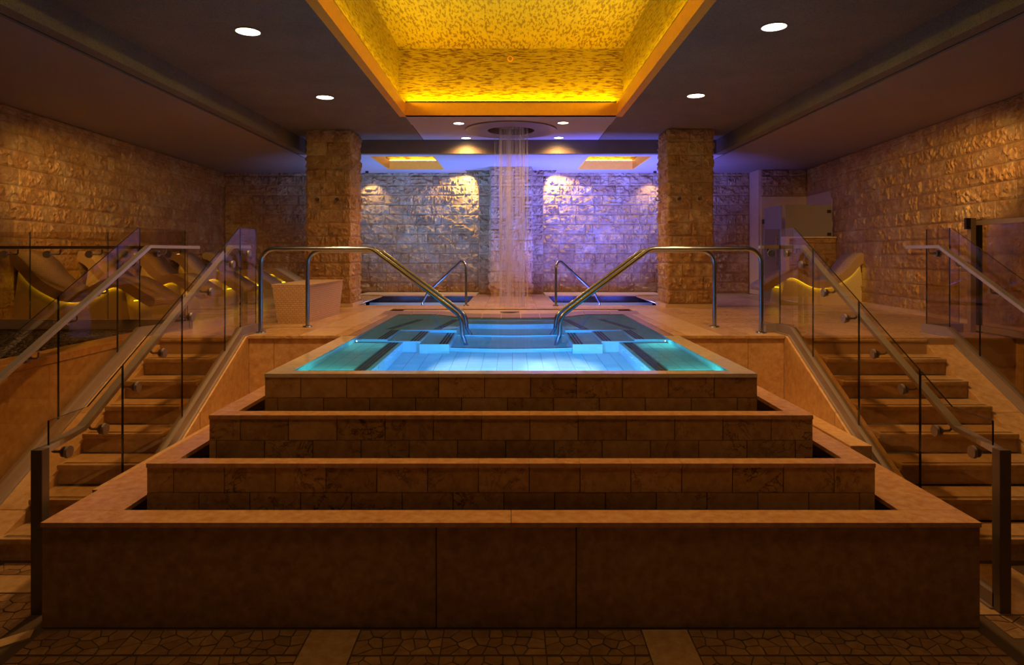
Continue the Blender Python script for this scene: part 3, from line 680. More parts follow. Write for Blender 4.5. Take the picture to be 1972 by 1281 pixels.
# ------------------------------------------------------------------ plunge pools
for sx, col, lab in ((-1, (.10,.30,1.0), 'small dark mosaic plunge pool by the blue lit alcove on the left'), (1, (.10,.13,1.0), 'small dark mosaic plunge pool by the violet lit alcove on the right')):
    p = thing('plunge_pool', lab, 'pool', (sx*1.9, 13.0, -1.0))
    X = lambda a, b: sorted((sx*a, sx*b))
    a, b = X(.8, 3.04); MB().box(a, b, 14.28, 14.33, -.135, .001).build('basin_wall', M_dmos, p); MB().box(a, b, 14.282, 14.33, -1, -.136).build('basin_wall', M_pool2, p)  # wall below the waterline is paler, its colour carrying the underwater glow
    spot(p, (sx*1.9, 12.0, -.6), (sx*1.9, 14.3, -.35), 40, (.45,.6,1.0) if sx < 0 else (.4,.38,1.0), 110, .8, .05)
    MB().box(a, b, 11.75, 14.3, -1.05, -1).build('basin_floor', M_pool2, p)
    a, b = X(.76, .8); MB().box(a, b, 11.72, 14.33, -1, -.013).build('basin_wall', M_dmos, p)
    a, b = X(3.04, 3.09); MB().box(a, b, 12.3, 14.33, -1, -.013).build('basin_wall', M_dmos, p)
    MB().prism([(sx*2.68,11.75),(sx*3.06,12.34),(sx*3.12,12.34),(sx*2.72,11.72)], -1, -.013).build('basin_wall', M_dmos, p)
    a, b = X(.8, 2.7); MB().box(a, b, 11.71, 11.75, -1, -.013).build('basin_wall', M_dmos, p)
    MB().add([(sx*.8,11.75,-.13),(sx*2.69,11.75,-.13),(sx*3.04,12.33,-.13),(sx*3.04,14.28,-.13),(sx*.8,14.28,-.13)], [(0,1,2,3,4) if sx < 0 else (4,3,2,1,0)]).build('water', M_pwater, p, fixn=False)
    lens = m_emit('plunge_lamp_'+('blue' if sx < 0 else 'violet'), col, 6)
    for q, x_ in enumerate((1.25, 2.4)):
        MB().disc((sx*x_, 13.2, -.98), (0,0,1), .10, .02, 16).build('underwater_lamp', lens, p)
        area(p, (sx*x_, 12.4, -.2), (sx*x_, 14.4, 2.6), 44 if sx < 0 else 165, col, .5, .3, 100)
    a, b = X(.74, 3.3); lgd = MB().box(a, b, 14.36, 15.34, -.01, .03).build('ledge', M_tan, p)

# ------------------------------------------------------------------ columns
def column(x0, x1, y0, y1, z1, label, seed, hooks, name='stone_column', faces=(1,1,1,0)):
    c = thing(name, label, 'column', ((x0+x1)/2, (y0+y1)/2, 0))
    MB().box(x0+.012, x1-.012, y0+.012, y1-.012, -.01, z1).build('core', M_groutl, c)
    cs = .2305
    if faces[0]: blocks(c, (x0,y0), (x1,y0), .06, z1, cs, relief=.8, seed=seed, lmin=.2, lmax=.42)
    if faces[1]: blocks(c, (x1,y0), (x1,y1), .06, z1, cs, relief=.8, seed=seed+1, lmin=.2, lmax=.42)
    if faces[2]: blocks(c, (x0,y1), (x0,y0), .06, z1, cs, relief=.8, seed=seed+2, lmin=.2, lmax=.42)
    if faces[3]: blocks(c, (x1,y1), (x0,y1), .06, z1, cs, relief=.8, seed=seed+3, lmin=.2, lmax=.42)
    if hooks: MB().box(x0-.05, x1+.05, y0-.05, y1+.02, 0, .055).build('base_slab', M_tan, c)
    return c
column(-3.5, -2.75, 11.4, 12.12, HIGH, 'square rock faced stone column left of the pool', 20, 1)
column(2.67, 3.44, 11.32, 12.03, HIGH, 'square rock faced stone column right of the pool', 30, 1)
column(-.44, .445, 14.22, 15.3, LOW+.28, 'central rock faced stone pier behind the falling rain water', 40, 0, 'stone_pier')
HK = MB(); HK.disc((0,0,0),(0,-1,0),.026,.012,14).tube([(0,0,0),(0,-.05,0)],.009,8).disc((0,-.05,0),(0,-1,0),.017,.01,12).tube([(0,-.045,0),(0,-.055,.035)],.006,8)
HM = HK.build('robe_hook', M_chrome, smooth=True).data; bpy.data.objects.remove(bpy.data.objects['robe_hook'])
for (x_, y_, z_, rz, lab) in ((-3.306,11.35,1.84,0,'steel robe hook on front of left column, outer one'), (-2.966,11.35,1.84,0,'steel robe hook on front of left column, nearer the pool'),
    (2.85,11.27,1.845,0,'steel robe hook on front of right column, nearer the pool'), (3.20,11.27,1.845,0,'steel robe hook on front of right column, outer one'),
    (-2.70,11.75,1.85,PI/2,'steel robe hook on pool side of left column'), (2.62,11.7,1.85,-PI/2,'steel robe hook on pool side of right column')):
    h = bpy.data.objects.new('robe_hook', HM); COL.objects.link(h); h.location = (x_, y_, z_); h.rotation_euler = (0,0,rz); h.scale = (1.25,)*3; h['label'] = lab; h['category'] = 'hook'; h['group'] = 'robe hooks on the stone columns'

# ------------------------------------------------------------------ pool handrails
def rail(path, r, label, feet, cat='handrail', fr_=.17, group=None, name='pool_handrail'):
    t = thing(name, label, cat, (path[0][0], path[0][1], 0), group)
    MB().tube(fillet(path, fr_, 8), r, 16).build('rail_tube', M_metal, t, smooth=True)
    for f in feet: MB().disc((f[0], f[1], 0), (0,0,1), r*2.4, .014, 24, r*2.2).build('base_flange', M_metal, t, smooth=True)
for sx, side in ((-1,'left'),(1,'right')):
    rail([(sx*2.87,7.62,0),(sx*2.87,7.62,.965),(sx*1.59,7.60,.965),(sx*.555,7.44,.205),(sx*.50,7.42,-.75)], .0255, f'long steel handrail {side} of the pool entry, nearer to the front edge', [(sx*2.87,7.62)], group='steel grab rails into the main pool')
    rail([(sx*2.525,8.25,0),(sx*2.525,8.25,.945),(sx*1.62,8.25,.945),(sx*.56,8.19,.155),(sx*.495,8.17,-.62)], .0255, f'steel handrail {side} of the pool entry, the one farther back', [(sx*2.525,8.25)], group='steel grab rails into the main pool')
    rail([(sx*.785,11.65,0),(sx*.79,11.68,.86),(sx*1.58,12.70,.19),(sx*1.71,12.85,-.03),(sx*1.71,12.86,-.9)], .022, f'short steel grab rail into the {side} plunge pool', [(sx*.785,11.65)], fr_=.13, group='steel grab rails into the plunge pools')

# ------------------------------------------------------------------ stairs
def stairs(x0, x1, label):
    t = thing('staircase', label, 'stairs', ((x0+x1)/2, 6.0, FL)); r, g = .17, .325
    for k in range(8):
        yk = 7.15-g*k; z = -r*k
        if k: MB().box(x0, x1, yk, yk+g-.002, z-.045, z).build('tread', M_step, t, bevel=.012)
        else: MB().box(x0, x1, yk, yk+.19, z-.045, z-.0145).build('tread', M_step, t, bevel=.01)
        if k: 
            for q in (.035, .05, .065): MB().box(x0+.03, x1-.03, yk+q, yk+q+.004, z, z+.0015).build('grip_line', M_stripe, t)
        MB().box(x0, x1, yk+.028, yk+.06, z-r, z-.046).build('riser', M_step, t)
    return t
stairs(-3.78, -3.08, 'limestone stairs climbing left of the pool between glass balustrades')
stairs(3.25, 4.48, 'wider limestone stairs climbing right of the pool between glass balustrades')
def stringer(x0, x1, ys, label, joints=(6.2, 5.2)):
    f = lambda y: min(0, .523*(y-ys))
    t = thing('stair_stringer', label, 'stringer', ((x0+x1)/2, 6, FL))
    e = [7.36]+list(joints)+[4.52]
    for a, b in zip(e, e[1:]):
        pts = [(a-.0015, FL), (a-.0015, f(a)-.001)]+([(ys, 0-.001)] if b < ys < a else [])+[(b+.0015, max(f(b), FL+.02)), (b+.0015, FL)]
        MB().prism_x(pts, x0, x1).build('stone_panel', M_stringer, t, bevel=.008)
stringer(-3.08, -2.90, 7.3, 'sloping stone stringer beside the pool, left stairs'); stringer(3.02, 3.25, 7.3, 'sloping stone stringer beside the pool, right stairs')
stringer(-4.15, -3.78, 7.3, 'outer sloping stone stringer of the left stairs'); stringer(4.48, 4.95, 7.3, 'outer sloping stone stringer of the right stairs')

# ------------------------------------------------------------------ glass balustrades
ZT = 1.19; S = .523
def topz(y): return max(-.17, ZT+min(0, S*(y-7.27)))
def chz(y): return max(-1.255, .10+min(0, S*(y-7.3)))
def railz(y): return max(-.345, .985+min(0, S*(y-7.3)))
def pane(par, p0, p1, zb, zt, extra=()):
    """vertical pane from p0 to p1 (x, y); extra = intermediate (t, zb, zt)"""
    a = Vector(p0); b = Vector(p1); d = (b-a).normalized(); n_ = Vector((-d.y, d.x))*.006
    st = [(0, zb[0], zt[0])]+list(extra)+[(1, zb[1], zt[1])]; pts = [(a.lerp(b, t), z1, z2) for t, z1, z2 in st]
    outl = [(p, z1) for p, z1, z2 in pts]+[(p, z2) for p, z1, z2 in reversed(pts)]; m = len(outl)
    vs = [(p.x-n_.x, p.y-n_.y, z) for p, z in outl]+[(p.x+n_.x, p.y+n_.y, z) for p, z in outl]
    fs = [tuple(range(m)), tuple(range(2*m-1, m-1, -1))]+[(i, i+m, (i+1)%m+m, (i+1)%m) for i in range(m)]
    o = MB().add(vs, fs).build('glass_pane', [M_glass, M_edge], par)
    for p in o.data.polygons: p.material_index = 1 if p.area < 1e9 and len(p.vertices) == 4 and min(abs((Vector(o.data.vertices[p.vertices[0]].co)-Vector(o.data.vertices[p.vertices[k]].co)).length-.012) for k in (1,3)) < 1e-4 else 0
    return o
def bracket(par, gx, gy, z, side, rx, ang=0):
    """glass disc at (gx, gy) on the side away from the rail; arm to the rail at rx"""
    m = MB(); s = 1 if gx > rx else -1
    m.disc((gx+s*.008, gy, z), (s,0,0), .043, .018, 24, .040); m.disc((gx-s*.008, gy, z), (-s,0,0), .035, .012, 20)
    m.tube(fillet([(gx-s*.018, gy, z), (rx, gy, z), (rx, gy, z+.055)], .025, 5), .009, 10)
    m.disc((gx-s*.018, gy, z), (-s,0,0), .02, .03, 16, .010)
    m.build('bracket', M_brk, par, smooth=True)
def balustrade(label, gx, slant, sx, seams, brks, out, y_end=7.72, post=True, ylast=4.27, back=None, rail_back=7.75, rail_extra=None):
    """gx glass x below y=7.3; slant: dx/dy beyond; sx: +1 when the stairs lie at larger x"""
    t = thing('glass_balustrade', label, 'balustrade', (gx, 6, FL)); X = lambda y: gx+slant*max(0, y-7.3)
    ys = [y_end]+seams+[ylast]
    for a, b in zip(ys, ys[1:]):
        a2, b2 = a-.005, b+.005; ex = []
        for k in (7.3, 7.27, 7.27-(ZT+.17)/S):
            if b2 < k < a2: ex.append(((a2-k)/(a2-b2), chz(k)-.03, topz(k)))
        kk = 7.3-(1.355)/S
        if b2 < kk < a2: ex.append(((a2-kk)/(a2-b2), chz(kk)-.03, topz(kk)))
        ex.sort()
        if a2 > 7.3 > b2 and slant:
            pane(t, (X(a2), a2), (X(7.3), 7.305), (chz(a2)-.03, chz(7.3)-.03), (topz(a2), topz(7.3)))
            a2 = 7.30; ex = [((7.3-7.27)/(7.3-b2), chz(7.27)-.03, topz(7.27))]
        pane(t, (X(a2), a2), (X(b2), b2), (chz(a2)-.03, chz(b2)-.03), (topz(a2), topz(b2)), ex)
    # shoe: channel and flange
    def run(off0, off1, hw, nm, m):
        k = 7.3-1.355/S
        lo = [y for y in (7.3, k, 4.22)]
        pts = [(y, chz(y)+off1) for y in lo]+[(y, chz(y)+off0) for y in reversed(lo)]
        mb = MB().prism_x(pts, gx-hw, gx+hw)
        if y_end > 7.3:
            x1 = X(y_end+.03); mb.prism([(gx-hw,7.3),(gx+hw,7.3),(x1+hw,y_end+.03),(x1-hw,y_end+.03)], .10+off0, .10+off1)
        mb.build(nm, m, t)
    run(-.095, 0, .036, 'base_channel', M_shoe); run(-.106, -.088, .058, 'base_flange', M_shoe)
    rx = gx+sx*.10
    path = [(X(rail_back)+sx*.10, rail_back, .985), (rx, 7.3, .985)]
    if rail_extra: path = rail_extra+path[1:]
    if post: path += [(rx, 7.3-(.985+.345)/S, -.345), (gx-.005*sx, 4.22, -.345)]
    else: path += [(rx, 4.6, railz(4.6))]
    hr = MB().bar(path, .062, .034).build('handrail', M_bar, t, bevel=0)
    for y_ in brks: bracket(hr, X(y_), y_, railz(y_)-.075, 0, X(y_)+sx*.10)
    if post: MB().box(gx-.036, gx+.036, 4.165, 4.235, FL, -.328).build('post', M_railb, t, bevel=.004)
    return t
t = balustrade('glass balustrade between the left stairs and the stepped pool', -2.975, .03, -1, [6.91,6.01,5.09], [7.5,7.08,6.57,6.17,5.67,5.27,4.845,4.445], 1)
t = balustrade('glass balustrade between the right stairs and the stepped pool', 3.10, 0, 1, [6.82,5.92,5.035], [7.46,7.07,6.56,6.15,5.66,5.245,4.83,4.44], 1, y_end=7.66, rail_extra=[(2.90,7.76,.985),(3.20,7.76,.985)])
pane(t, (2.93,7.68), (3.10,7.68), (.07,.07), (ZT,ZT)); MB().box(2.93, 3.14, 7.645, 7.715, .005, .10).build('base_channel', M_shoe, t)
MB().disc((3.0,7.67,.91),(0,-1,0),.043,.018,24,.04).tube([(3.0,7.69,.91),(3.0,7.76,.91),(3.0,7.76,.97)],.009,8).build('bracket', M_metal, t, smooth=True)
t = balustrade('outer glass balustrade on the far side of the left stairs', -4.08, .25, 1, [6.89,5.99,5.1], [7.55,7.05,6.55,6.1,5.6,5.1], 1, y_end=7.98, post=False, rail_back=8.05)
t = balustrade('outer glass balustrade on the far side of the right stairs', 4.82, -.06, -1, [6.83,5.93,5.0], [7.5,7.05,6.55,6.1,5.6,5.1], 1, y_end=7.68, post=False, rail_back=7.85)
pane(t, (4.82,7.70), (5.19,7.70), (.07,.07), (ZT,ZT)); MB().box(4.80, 5.22, 7.665, 7.735, .005, .10).build('base_channel', M_shoe, t)
# level balustrade in front of the loungers
t = thing('glass_balustrade', 'level glass balustrade between the black pebble bed and the left loungers', 'balustrade', (-5.1, 8.03, 0))
ex_ = [-3.90, -4.87, -5.81, -6.37]
for a, b in zip(ex_, ex_[1:]): pane(t, (a-.005, 8.03), (b+.005, 8.03), (.07,.07), (1.17,1.17))
MB().box(-6.37, -3.86, 7.995, 8.065, .0, .115).build('base_channel', M_shoe, t)
hr = MB().bar([(-6.36,8.13,.985),(-3.95,8.13,.985)], .055, .036).build('handrail', M_railb, t)
for x_ in (-5.60,-5.09,-4.65,-4.13,-6.12):
    MB().disc((x_,8.022,.90),(0,-1,0),.045,.018,24,.042).tube(fillet([(x_,8.04,.90),(x_+.05,8.10,.90),(x_+.09,8.13,.90),(x_+.09,8.13,.96)],.02,4),.009,8).build('bracket', M_metal, hr, smooth=True)

# ------------------------------------------------------------------ pebble bed
pb2 = thing('pebble_planter', 'bed of glossy black pebbles behind a stone curb left of stairs', 'planter', (-5.4, 6.7, FL))
MB().box(-4.45, -4.16, 4.2, 7.98, -.09, -.012).build('curb', M_slab, pb2, bevel=.01)
for a, b in ((4.2,5.1),(5.103,6.0),(6.003,6.9),(6.903,7.98)): MB().box(-4.42, -4.17, a, b, FL, -.092).build('wall_panel', M_stringer, pb2)
MB().prism([(-4.42,4.2),(-4.42,7.99),(lwx(8),7.99),(lwx(4.2),4.2)], -.3, -.05).build('soil', M_blk, pb2)
bm = bmesh.new(); bmesh.ops.create_icosphere(bm, subdivisions=2, radius=1)
for v in bm.verts: v.co *= 1+.12*noise.noise(v.co*1.5)
pm = bpy.data.meshes.new('pebble'); bm.to_mesh(pm); bm.free(); pm.materials.append(M_deckdark); pm.polygons.foreach_set('use_smooth', [True]*len(pm.polygons))
bm = bmesh.new(); bmesh.ops.create_icosphere(bm, subdivisions=1, radius=1); lo = [tuple(v.co) for v in bm.verts]; lf = [tuple(v.index for v in f.verts) for f in bm.faces]; bm.free()
sp = []
y = 5.0
while y < 7.96:
    x = -4.49
    while x > lwx(y)+.05: sp.append((x+random.uniform(-.012,.012), y+random.uniform(-.012,.012))); x -= .052
    y += .045
vis = [q for q in sp if 984+1280*q[0]/q[1] > 20]; vis.sort(key=lambda q: q[1]); near = set(vis[:295]); rm = MB()
for q in sp:
    s_ = Vector((random.uniform(.022,.036), random.uniform(.02,.03), random.uniform(.014,.022))); z = -.045+random.uniform(0,.02); a = random.uniform(0, PI)
    if q in near: o = inst('pebble', pm, (q[0], q[1], z), s_, a, pb2)
    else:
        ca, sa = math.cos(a), math.sin(a); rm.add([(q[0]+(v[0]*s_.x)*ca-(v[1]*s_.y)*sa, q[1]+(v[0]*s_.x)*sa+(v[1]*s_.y)*ca, z+v[2]*s_.z) for v in lo], lf)
rm.build('pebbles', M_deckdark, pb2, smooth=True, fixn=False, kind='stuff')

# ------------------------------------------------------------------ loungers (local: x along, foot at +x; near side y=0)
TOP = [(-.96,.945),(-.90,.925),(-.80,.86),(-.70,.76),(-.62,.655),(-.52,.565),(-.40,.49),(-.28,.435),(-.18,.415),(-.08,.42),(.02,.455),(.12,.51),(.22,.565),(.32,.60),(.40,.607),(.48,.59),(.58,.54),(.70,.465),(.80,.40),(.88,.352)]
def crom(P, n=4):
    out = []
    for i in range(len(P)-1):
        p0 = P[max(0,i-1)]; p1 = P[i]; p2 = P[i+1]; p3 = P[min(len(P)-1,i+2)]
        for k in range(n):
            t = k/n; out.append(tuple(.5*(2*p1[c]+(p2[c]-p0[c])*t+(2*p0[c]-5*p1[c]+4*p2[c]-p3[c])*t*t+(3*p1[c]-p0[c]-3*p2[c]+p3[c])*t**3) for c in (0,1)))
    out.append(P[-1]); return out
def make_lounger(label, side):
    t = thing('lounger', label, 'lounger')
    P = crom(TOP, 3); W = .65; n = len(P); nr = []
    for i in range(n):
        d = Vector(P[min(i+1,n-1)])-Vector(P[max(i-1,0)]); d.normalize(); nr.append(Vector((d.y, -d.x)))
    th = [.125+.03*max(0, 1-i/(n*.3)) for i in range(n)]
    B = [Vector(P[i])+nr[i]*th[i] for i in range(n)]
    out = [Vector(p) for p in P]
    c = (Vector(P[-1])+B[-1])/2; r = th[-1]/2; d = -(Vector(P[-1])-Vector(P[-2])).normalized()
    f = [c+(Vector(P[-1])-c)*math.cos(a)-d*r*math.sin(a) for a in [PI*k/6 for k in range(1,6)]]
    c2 = (Vector(P[0])+B[0])/2; r2 = th[0]/2; d2 = (Vector(P[0])-Vector(P[1])).normalized()
    g = [c2+(B[0]-c2)*math.cos(a)+d2*r2*math.sin(a) for a in [PI*k/6 for k in range(1,6)]]
    loop = out+f+B[::-1]+g; m = len(loop)
    vs = [(p.x, 0, p.y) for p in loop]+[(p.x, W, p.y) for p in loop]
    fs = [(i, (i+1)%m, (i+1)%m+m, i+m) for i in range(m)]
    me = bpy.data.meshes.new('tiled_slab'); me.from_pydata(vs, [], fs+[tuple(range(m)), tuple(range(2*m-1,m-1,-1))])
    me.materials.append(M_lounge); me.materials.append(M_lside); uv = me.uv_layers.new(name='UVMap')
    arc = [0]
    for i in range(m): arc.append(arc[-1]+(loop[(i+1)%m]-loop[i]).length)
    for p in me.polygons:
        if p.index < m:
            i = p.index
            for li in p.loop_indices:
                v = me.loops[li].vertex_index; a = arc[i] if v % m == i else arc[i+1]; uv.data[li].uv = (W if v >= m else 0, a)
        else: p.material_index = 1
    b = bmesh.new(); b.from_mesh(me); bmesh.ops.recalc_face_normals(b, faces=b.faces[:]); b.to_mesh(me); b.free()
    me.polygons.foreach_set('use_smooth', [len(p.vertices) == 4 for p in me.polygons])
    o = bpy.data.objects.new('tiled_slab', me); COL.objects.link(o); o.parent = t
    i0 = next(i for i in range(n) if P[i][0] > -.78); i1 = next(i for i in range(n) if P[i][0] > .52)
    q = [(B[i].x, B[i].y+.01) for i in range(i0, i1+1)]
    vs = q+[(q[-1][0]+.08, 0), (q[0][0]-.10, 0)]; m = len(vs)
    ped = MB().add([(x, .07, z) for x, z in vs]+[(x, W-.07, z) for x, z in vs], [tuple(range(m)), tuple(range(2*m-1,m-1,-1))]+[(i,(i+1)%m,(i+1)%m+m,i+m) for i in range(m)]).build('pedestal', M_ped); ped.parent = t
    lp = MB(); qq = [(x, z-.018) for x, z in q[1:-1]]
    for yy in (.052, W-.062):
        k = len(qq); lp.add([(x, yy, z) for x, z in qq]+[(x, yy+.010, z) for x, z in qq], [(i, i+k, i+k+1, i+1) for i in range(k-1)])
    l = lp.build('led_strip', M_ledy, fixn=False); l.parent = t
    l2 = MB().box(q[-1][0]+.1, q[-1][0]+.105, .1, W-.1, .30, .31).build('led_strip', M_ledy); l2.parent = t
    return t
lab = ['tiled wave lounger nearest the camera behind the pebble bed balustrade', 'second tiled wave lounger from the front in the left row', 'third tiled wave lounger from the front in the left row', 'fourth tiled wave lounger from the front in the left row', 'farthest tiled wave lounger in the left row by back wall']
pos = [(-5.42,8.42),(-5.42,9.82),(-5.46,11.32),(-5.46,12.62),(-5.46,14.02)]
L0 = make_lounger(lab[0], 0)
for i, (x, y) in enumerate(pos):
    o = L0 if i == 0 else copy_tree(L0)
    o.location = (x, y, 0); o['label'] = lab[i]; o['group'] = 'heated wave loungers in the left row'
RL = copy_tree(L0); RL['label'] = 'single tiled wave lounger by the right stone wall'; del RL['group']; RL.location = (5.42, 12.55, 0); RL.rotation_euler = (0,0,PI)

# tiled block bench
b = MB(); b.add([(-3.055,8.70,0),(-2.66,8.70,0),(-2.62,10.15,0),(-3.055,10.15,0),(-3.10,8.62,.50),(-2.64,8.62,.50),(-2.59,10.25,.50),(-3.10,10.25,.50)], [(0,3,2,1),(4,5,6,7),(0,1,5,4),(1,2,6,5),(2,3,7,6),(3,0,4,7)])
tb = thing('tiled_bench', 'tapered block bench of tan brick mosaic left of the pool', 'bench', (-2.86, 9.4, 0)); b.build('tiled_body', M_brickb, tb)
MB().box(-3.105, -2.585, 8.615, 10.255, .5, .512).build('seat_top', M_bricktop, tb)

# ------------------------------------------------------------------ shower enclosure
sh = thing('shower_enclosure', 'corner shower with frosted glass door and low stone wall', 'shower', (5.9, 13.6, 0))
MB().box(5.47, rwx(13.2)+.03, 13.16, 13.28, 0, 1.22).build('low_wall', M_groutl, sh)
blocks(sh, (5.47,13.12), (rwx(13.12),13.12), 0, 1.22, .2235, seed=60)
MB().box(5.40, rwx(13.2)+.03, 13.06, 13.30, 1.22, 1.25).build('cap_slab', M_tan, sh); MB().box(5.40, 5.47, 13.06, 13.30, 0, 1.22).build('end_slab', M_tan, sh)
MB().box(5.44, rwx(13.2)-.06, 13.18, 13.192, 1.25, 1.885).build('glass_panel', M_frost, sh)
gd = MB().box(5.42, 5.432, 13.32, 14.25, .03, 1.885).build('shower_door', M_frost, sh)
MB().tube([(5.37,13.45,.65),(5.37,13.45,1.28)],.012,10).tube([(5.37,13.45,.72),(5.42,13.45,.72)],.008,8).tube([(5.37,13.45,1.2),(5.42,13.45,1.2)],.008,8).build('handle', M_chrome, gd, smooth=True)
MB().box(5.40, 5.45, 14.22, 14.30, 1.55, 1.65).box(5.40, 5.45, 14.22, 14.30, .3, .4).build('hinge', M_blk, gd)
for z_ in (1.72, 1.27): MB().box(rwx(13.2)-.16, rwx(13.2)-.09, 13.16, 13.2, z_, z_+.06).build('glass_clamp', M_blk, sh)

# ------------------------------------------------------------------ framed glass screen on the right and hatch below
sc_ = thing('framed_glass_screen', 'bronze framed glass screen at the right edge beyond the stairs', 'screen', (5.36, 6.8, 0))
MB().box(5.30, 5.36, 7.66, 7.72, -.0, 1.32).build('post', M_frame, sc_); MB().box(5.37, 5.42, 7.64, 7.72, -.0, 1.30).build('post', M_blk, sc_)
MB().box(5.25, 5.30, 7.66, 7.70, 1.19, 1.32).build('bracket', M_blk, sc_)
MB().box(5.36, 5.42, 4.6, 7.66, 1.235, 1.29).build('top_rail', M_frame, sc_); MB().box(5.36, 5.42, 4.6, 7.66, .02, .085).build('bottom_rail', M_frame, sc_)
for a, b in ((6.4,7.62),(5.1,6.36)): pane(sc_, (5.39,b), (5.39,a), (.08,.08), (1.24,1.24))
MB().box(5.36, 5.42, 6.35, 6.41, .085, 1.235).build('post', M_frame, sc_)
wf = struct(MB().box(5.44, 5.60, -3, 7.17, FL, -.005).build('wall_lower_right', M_stringer)); struct(MB().prism([(5.6,-3),(5.6,7.17),(rwx(7.2)+.05,7.17),(rwx(-3)+.05,-3)], -.2, -.005).build('floor', M_deck))
struct(MB().box(4.95, 5.44, 7.17, 7.3, FL, -.01).build('wall_lower_right', M_stringer))
ht = thing('hatch', 'dark framed access hatch below the glass screen at right edge', 'hatch', (5.42, 6.9, -1.0))
MB().box(5.40, 5.44, 6.1, 7.0, -.16, -.11).box(5.40, 5.44, 6.1, 6.15, -1.0, -.16).box(5.40, 5.44, 6.95, 7.0, -1.0, -.16).box(5.40, 5.44, 6.1, 7.0, -1.05, -1.0).build('frame', M_frame, ht); MB().box(5.42, 5.435, 6.15, 6.95, -1.0, -.16).build('panel', M_tan, ht)

# baseboards
struct(MB().prism([(rwx(13.0)-.10,13.0),(rwx(13)+.03,13.0),(rwx(7.4)+.03,7.4),(rwx(7.4)-.10,7.4)], 0, .05).build('baseboard_right', M_tan))
struct(MB().prism([(lwx(15.2)+.10,15.2),(lwx(15.2)-.03,15.2),(lwx(8.2)-.03,8.2),(lwx(8.2)+.10,8.2)], 0, .03).build('baseboard_left', M_tan))

# ------------------------------------------------------------------ rain shower
rs = thing('rain_shower', 'large round ceiling rain shower ring above the far deck', 'shower', (0, 11.4, HIGH-.03))
MB().lathe((0,11.4,HIGH), [(.785,.0),(.785,-.022),(.70,-.026),(.69,-.023),(.42,-.03),(.40,-.02),(.40,.25)], 64).build('ring', M_ring, rs, smooth=True)
MB().disc((0,11.4,HIGH+.24),(0,0,1),.41,.01,40).build('recess', M_blk, rs)
MB().lathe((0,11.4,HIGH), [(0,.10),(.2,.085),(.29,.06),(.30,.07),(.29,.12),(0,.16)], 40).build('shower_head', M_smooth, rs, smooth=True)
MB().disc((0,11.4,HIGH+.04),(0,0,1),.05,.06,20).build('nozzle', M_chrome, rs, smooth=True)
def m_rain():
    s = NT('falling_water'); t_ = s.n('ShaderNodeBsdfTransparent'); t_.inputs[0].default_value = (1,1,1,1)
    d = s.n('ShaderNodeBsdfTranslucent'); d.inputs[0].default_value = (.7,.68,.9,1); g = s.n('ShaderNodeBsdfDiffuse'); g.inputs[0].default_value = (.85,.85,.92,1)
    a = s.n('ShaderNodeMixShader'); a.inputs[0].default_value = .5; s.l(d.outputs[0], a.inputs[1]); s.l(g.outputs[0], a.inputs[2])
    m = s.n('ShaderNodeMixShader'); m.inputs[0].default_value = .16; s.l(t_.outputs[0], m.inputs[1]); s.l(a.outputs[0], m.inputs[2]); s.l(m.outputs[0], s.out.inputs[0]); return s.m
M_rain = m_rain()
rw = MB(); rr = random.Random(5)
for k in range(90):
    a = rr.uniform(0, 2*PI); r = .29*math.sqrt(rr.random()); x, y = r*math.cos(a), 11.4+r*math.sin(a); w = rr.choice([.003,.004,.006,.009,.013])
    rw.tube([(x, y, .002), (x*1.0, y, 1.5), (x, y, HIGH+.06)], w, 6, caps=False)
rn = rw.build('rain_water', M_rain, None, smooth=True, kind='stuff'); based(rn); rn['label'] = 'streams of water falling from the round ceiling rain shower'; rn['category'] = 'water'

# ------------------------------------------------------------------ recessed downlights
def downlight(x, y, r, w, label, z=HIGH, ang=158, col=WARM, tgt=None, grp='large recessed ceiling downlights'):
    t = thing('downlight', label, 'light', (x, y, z), grp)
    MB().lathe((x,y,z), [(r+.014,0),(r+.014,-.006),(r,-.008),(r,0),(r*.97,.001)], 32).build('trim_ring', M_metal, t, smooth=True)
    MB().disc((x,y,z-.0045),(0,0,1),r,.004,32).build('lens', M_lamp, t)
    spot(t, (x, y, z-.03), tgt or (x, y, z-2), w, col, ang, .7, r)
BIG = 290
for sx, side in ((-1,'left'),(1,'right')): downlight(sx*2.5, 3.55, .112, 40, f'added round fill downlight in stucco ceiling {side} of coffer, nearest the camera and above the frame')  # unseen pair, added as fill beyond the visible downlights
downlight(-2.52, 6.37, .112, BIG, 'bright round downlight in stucco ceiling, left, nearer the camera'); downlight(2.47, 6.24, .112, BIG, 'bright round downlight in stucco ceiling, right, nearer the camera')
downlight(-2.53, 9.04, .112, 45, 'round downlight in stucco ceiling left of coffer, farther back'); downlight(2.49, 8.95, .112, 45, 'round downlight in stucco ceiling right of coffer, farther back')
G = 'small downlights around the rain shower ring'
downlight(-.85, 10.83, .085, 105, 'small downlight front left of the rain shower ring', grp=G); downlight(.845, 10.79, .085, 105, 'small downlight front right of the rain shower ring', grp=G)
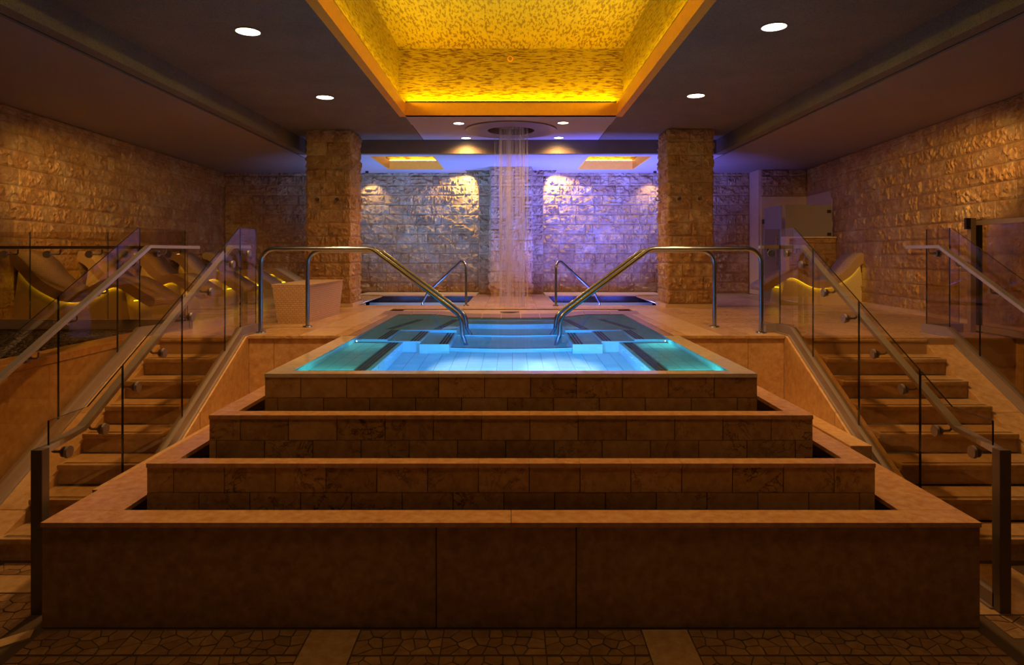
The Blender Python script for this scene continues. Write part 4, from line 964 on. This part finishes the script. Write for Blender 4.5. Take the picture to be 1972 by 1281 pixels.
downlight(-.825, 12.2, .085, 125, 'small downlight back left of the rain shower ring', grp=G, ang=150); downlight(.875, 12.17, .085, 105, 'small downlight back right of the rain shower ring', grp=G, ang=150)
ws_ = thing('wall_sensor', 'small round brass sensor on the gold coffer wall', 'sensor', (0, GY-.02, 3.96))
MB().disc((-.012,GY,3.96),(0,-1,0),.048,.012,28,.045).build('plate', M_orange, ws_, smooth=True); MB().disc((-.012,GY-.012,3.96),(0,-1,0),.03,.014,24,.024).build('cover', M_chrome, ws_, smooth=True)

# wall wash lamps in the slot by the central pier and beside the columns
M_sl = m_emit('slot_lamp', (1,.8,.5), 8)
for sx, side in ((-1,'left'),(1,'right')):
    t = thing('spotlight', f'small wall wash spotlight in the ceiling slot {side} of the pier', 'light', (sx*.84, 15.12, LOW+.2), 'wall wash spotlights by the pier')
    MB().disc((sx*.84,15.12,LOW+.28),(0,0,-1),.03,.09,16,.035).build('housing', M_blk, t); 
    spot(t, (sx*.82, 15.10, LOW+.05), (sx*1.45, 15.36, LOW-1.0), 150, (1.0,.76,.30), 92, .6, .02)
    t = thing('spotlight', f'small wall wash spotlight on the ceiling behind the {side} column', 'light', (sx*3.25, 15.05, LOW), 'wall wash spotlights behind the columns')
    MB().disc((sx*3.25,15.0,LOW),(0,0,-1),.035,.05,16).build('housing', M_blk, t)
    spot(t, (sx*3.25, 15.0, LOW-.07), (sx*3.15, 15.36, LOW-.9), 34, (1.0,.80,.50), 80, .6, .02)

# unseen spotlights added in the side ceilings to brighten the long stone walls
for sx, side in ((-1,'left'),(1,'right')):
    x_ = -5.0 if sx < 0 else 4.95
    t = thing('spotlight', f'added unseen fill spotlight in the low {side} ceiling aimed along the stone wall', 'light', (x_, 6.2, LOW), 'added fill spotlights in the side ceilings')
    MB().disc((x_, 6.2, LOW),(0,0,-1),.05,.07,20).build('housing', M_blk, t)
    spot(t, (x_, 6.25, LOW-.09), (sx*6.6, 11.6, .85), 420, (1.0,.52,.15), 44, 1.0, .05)
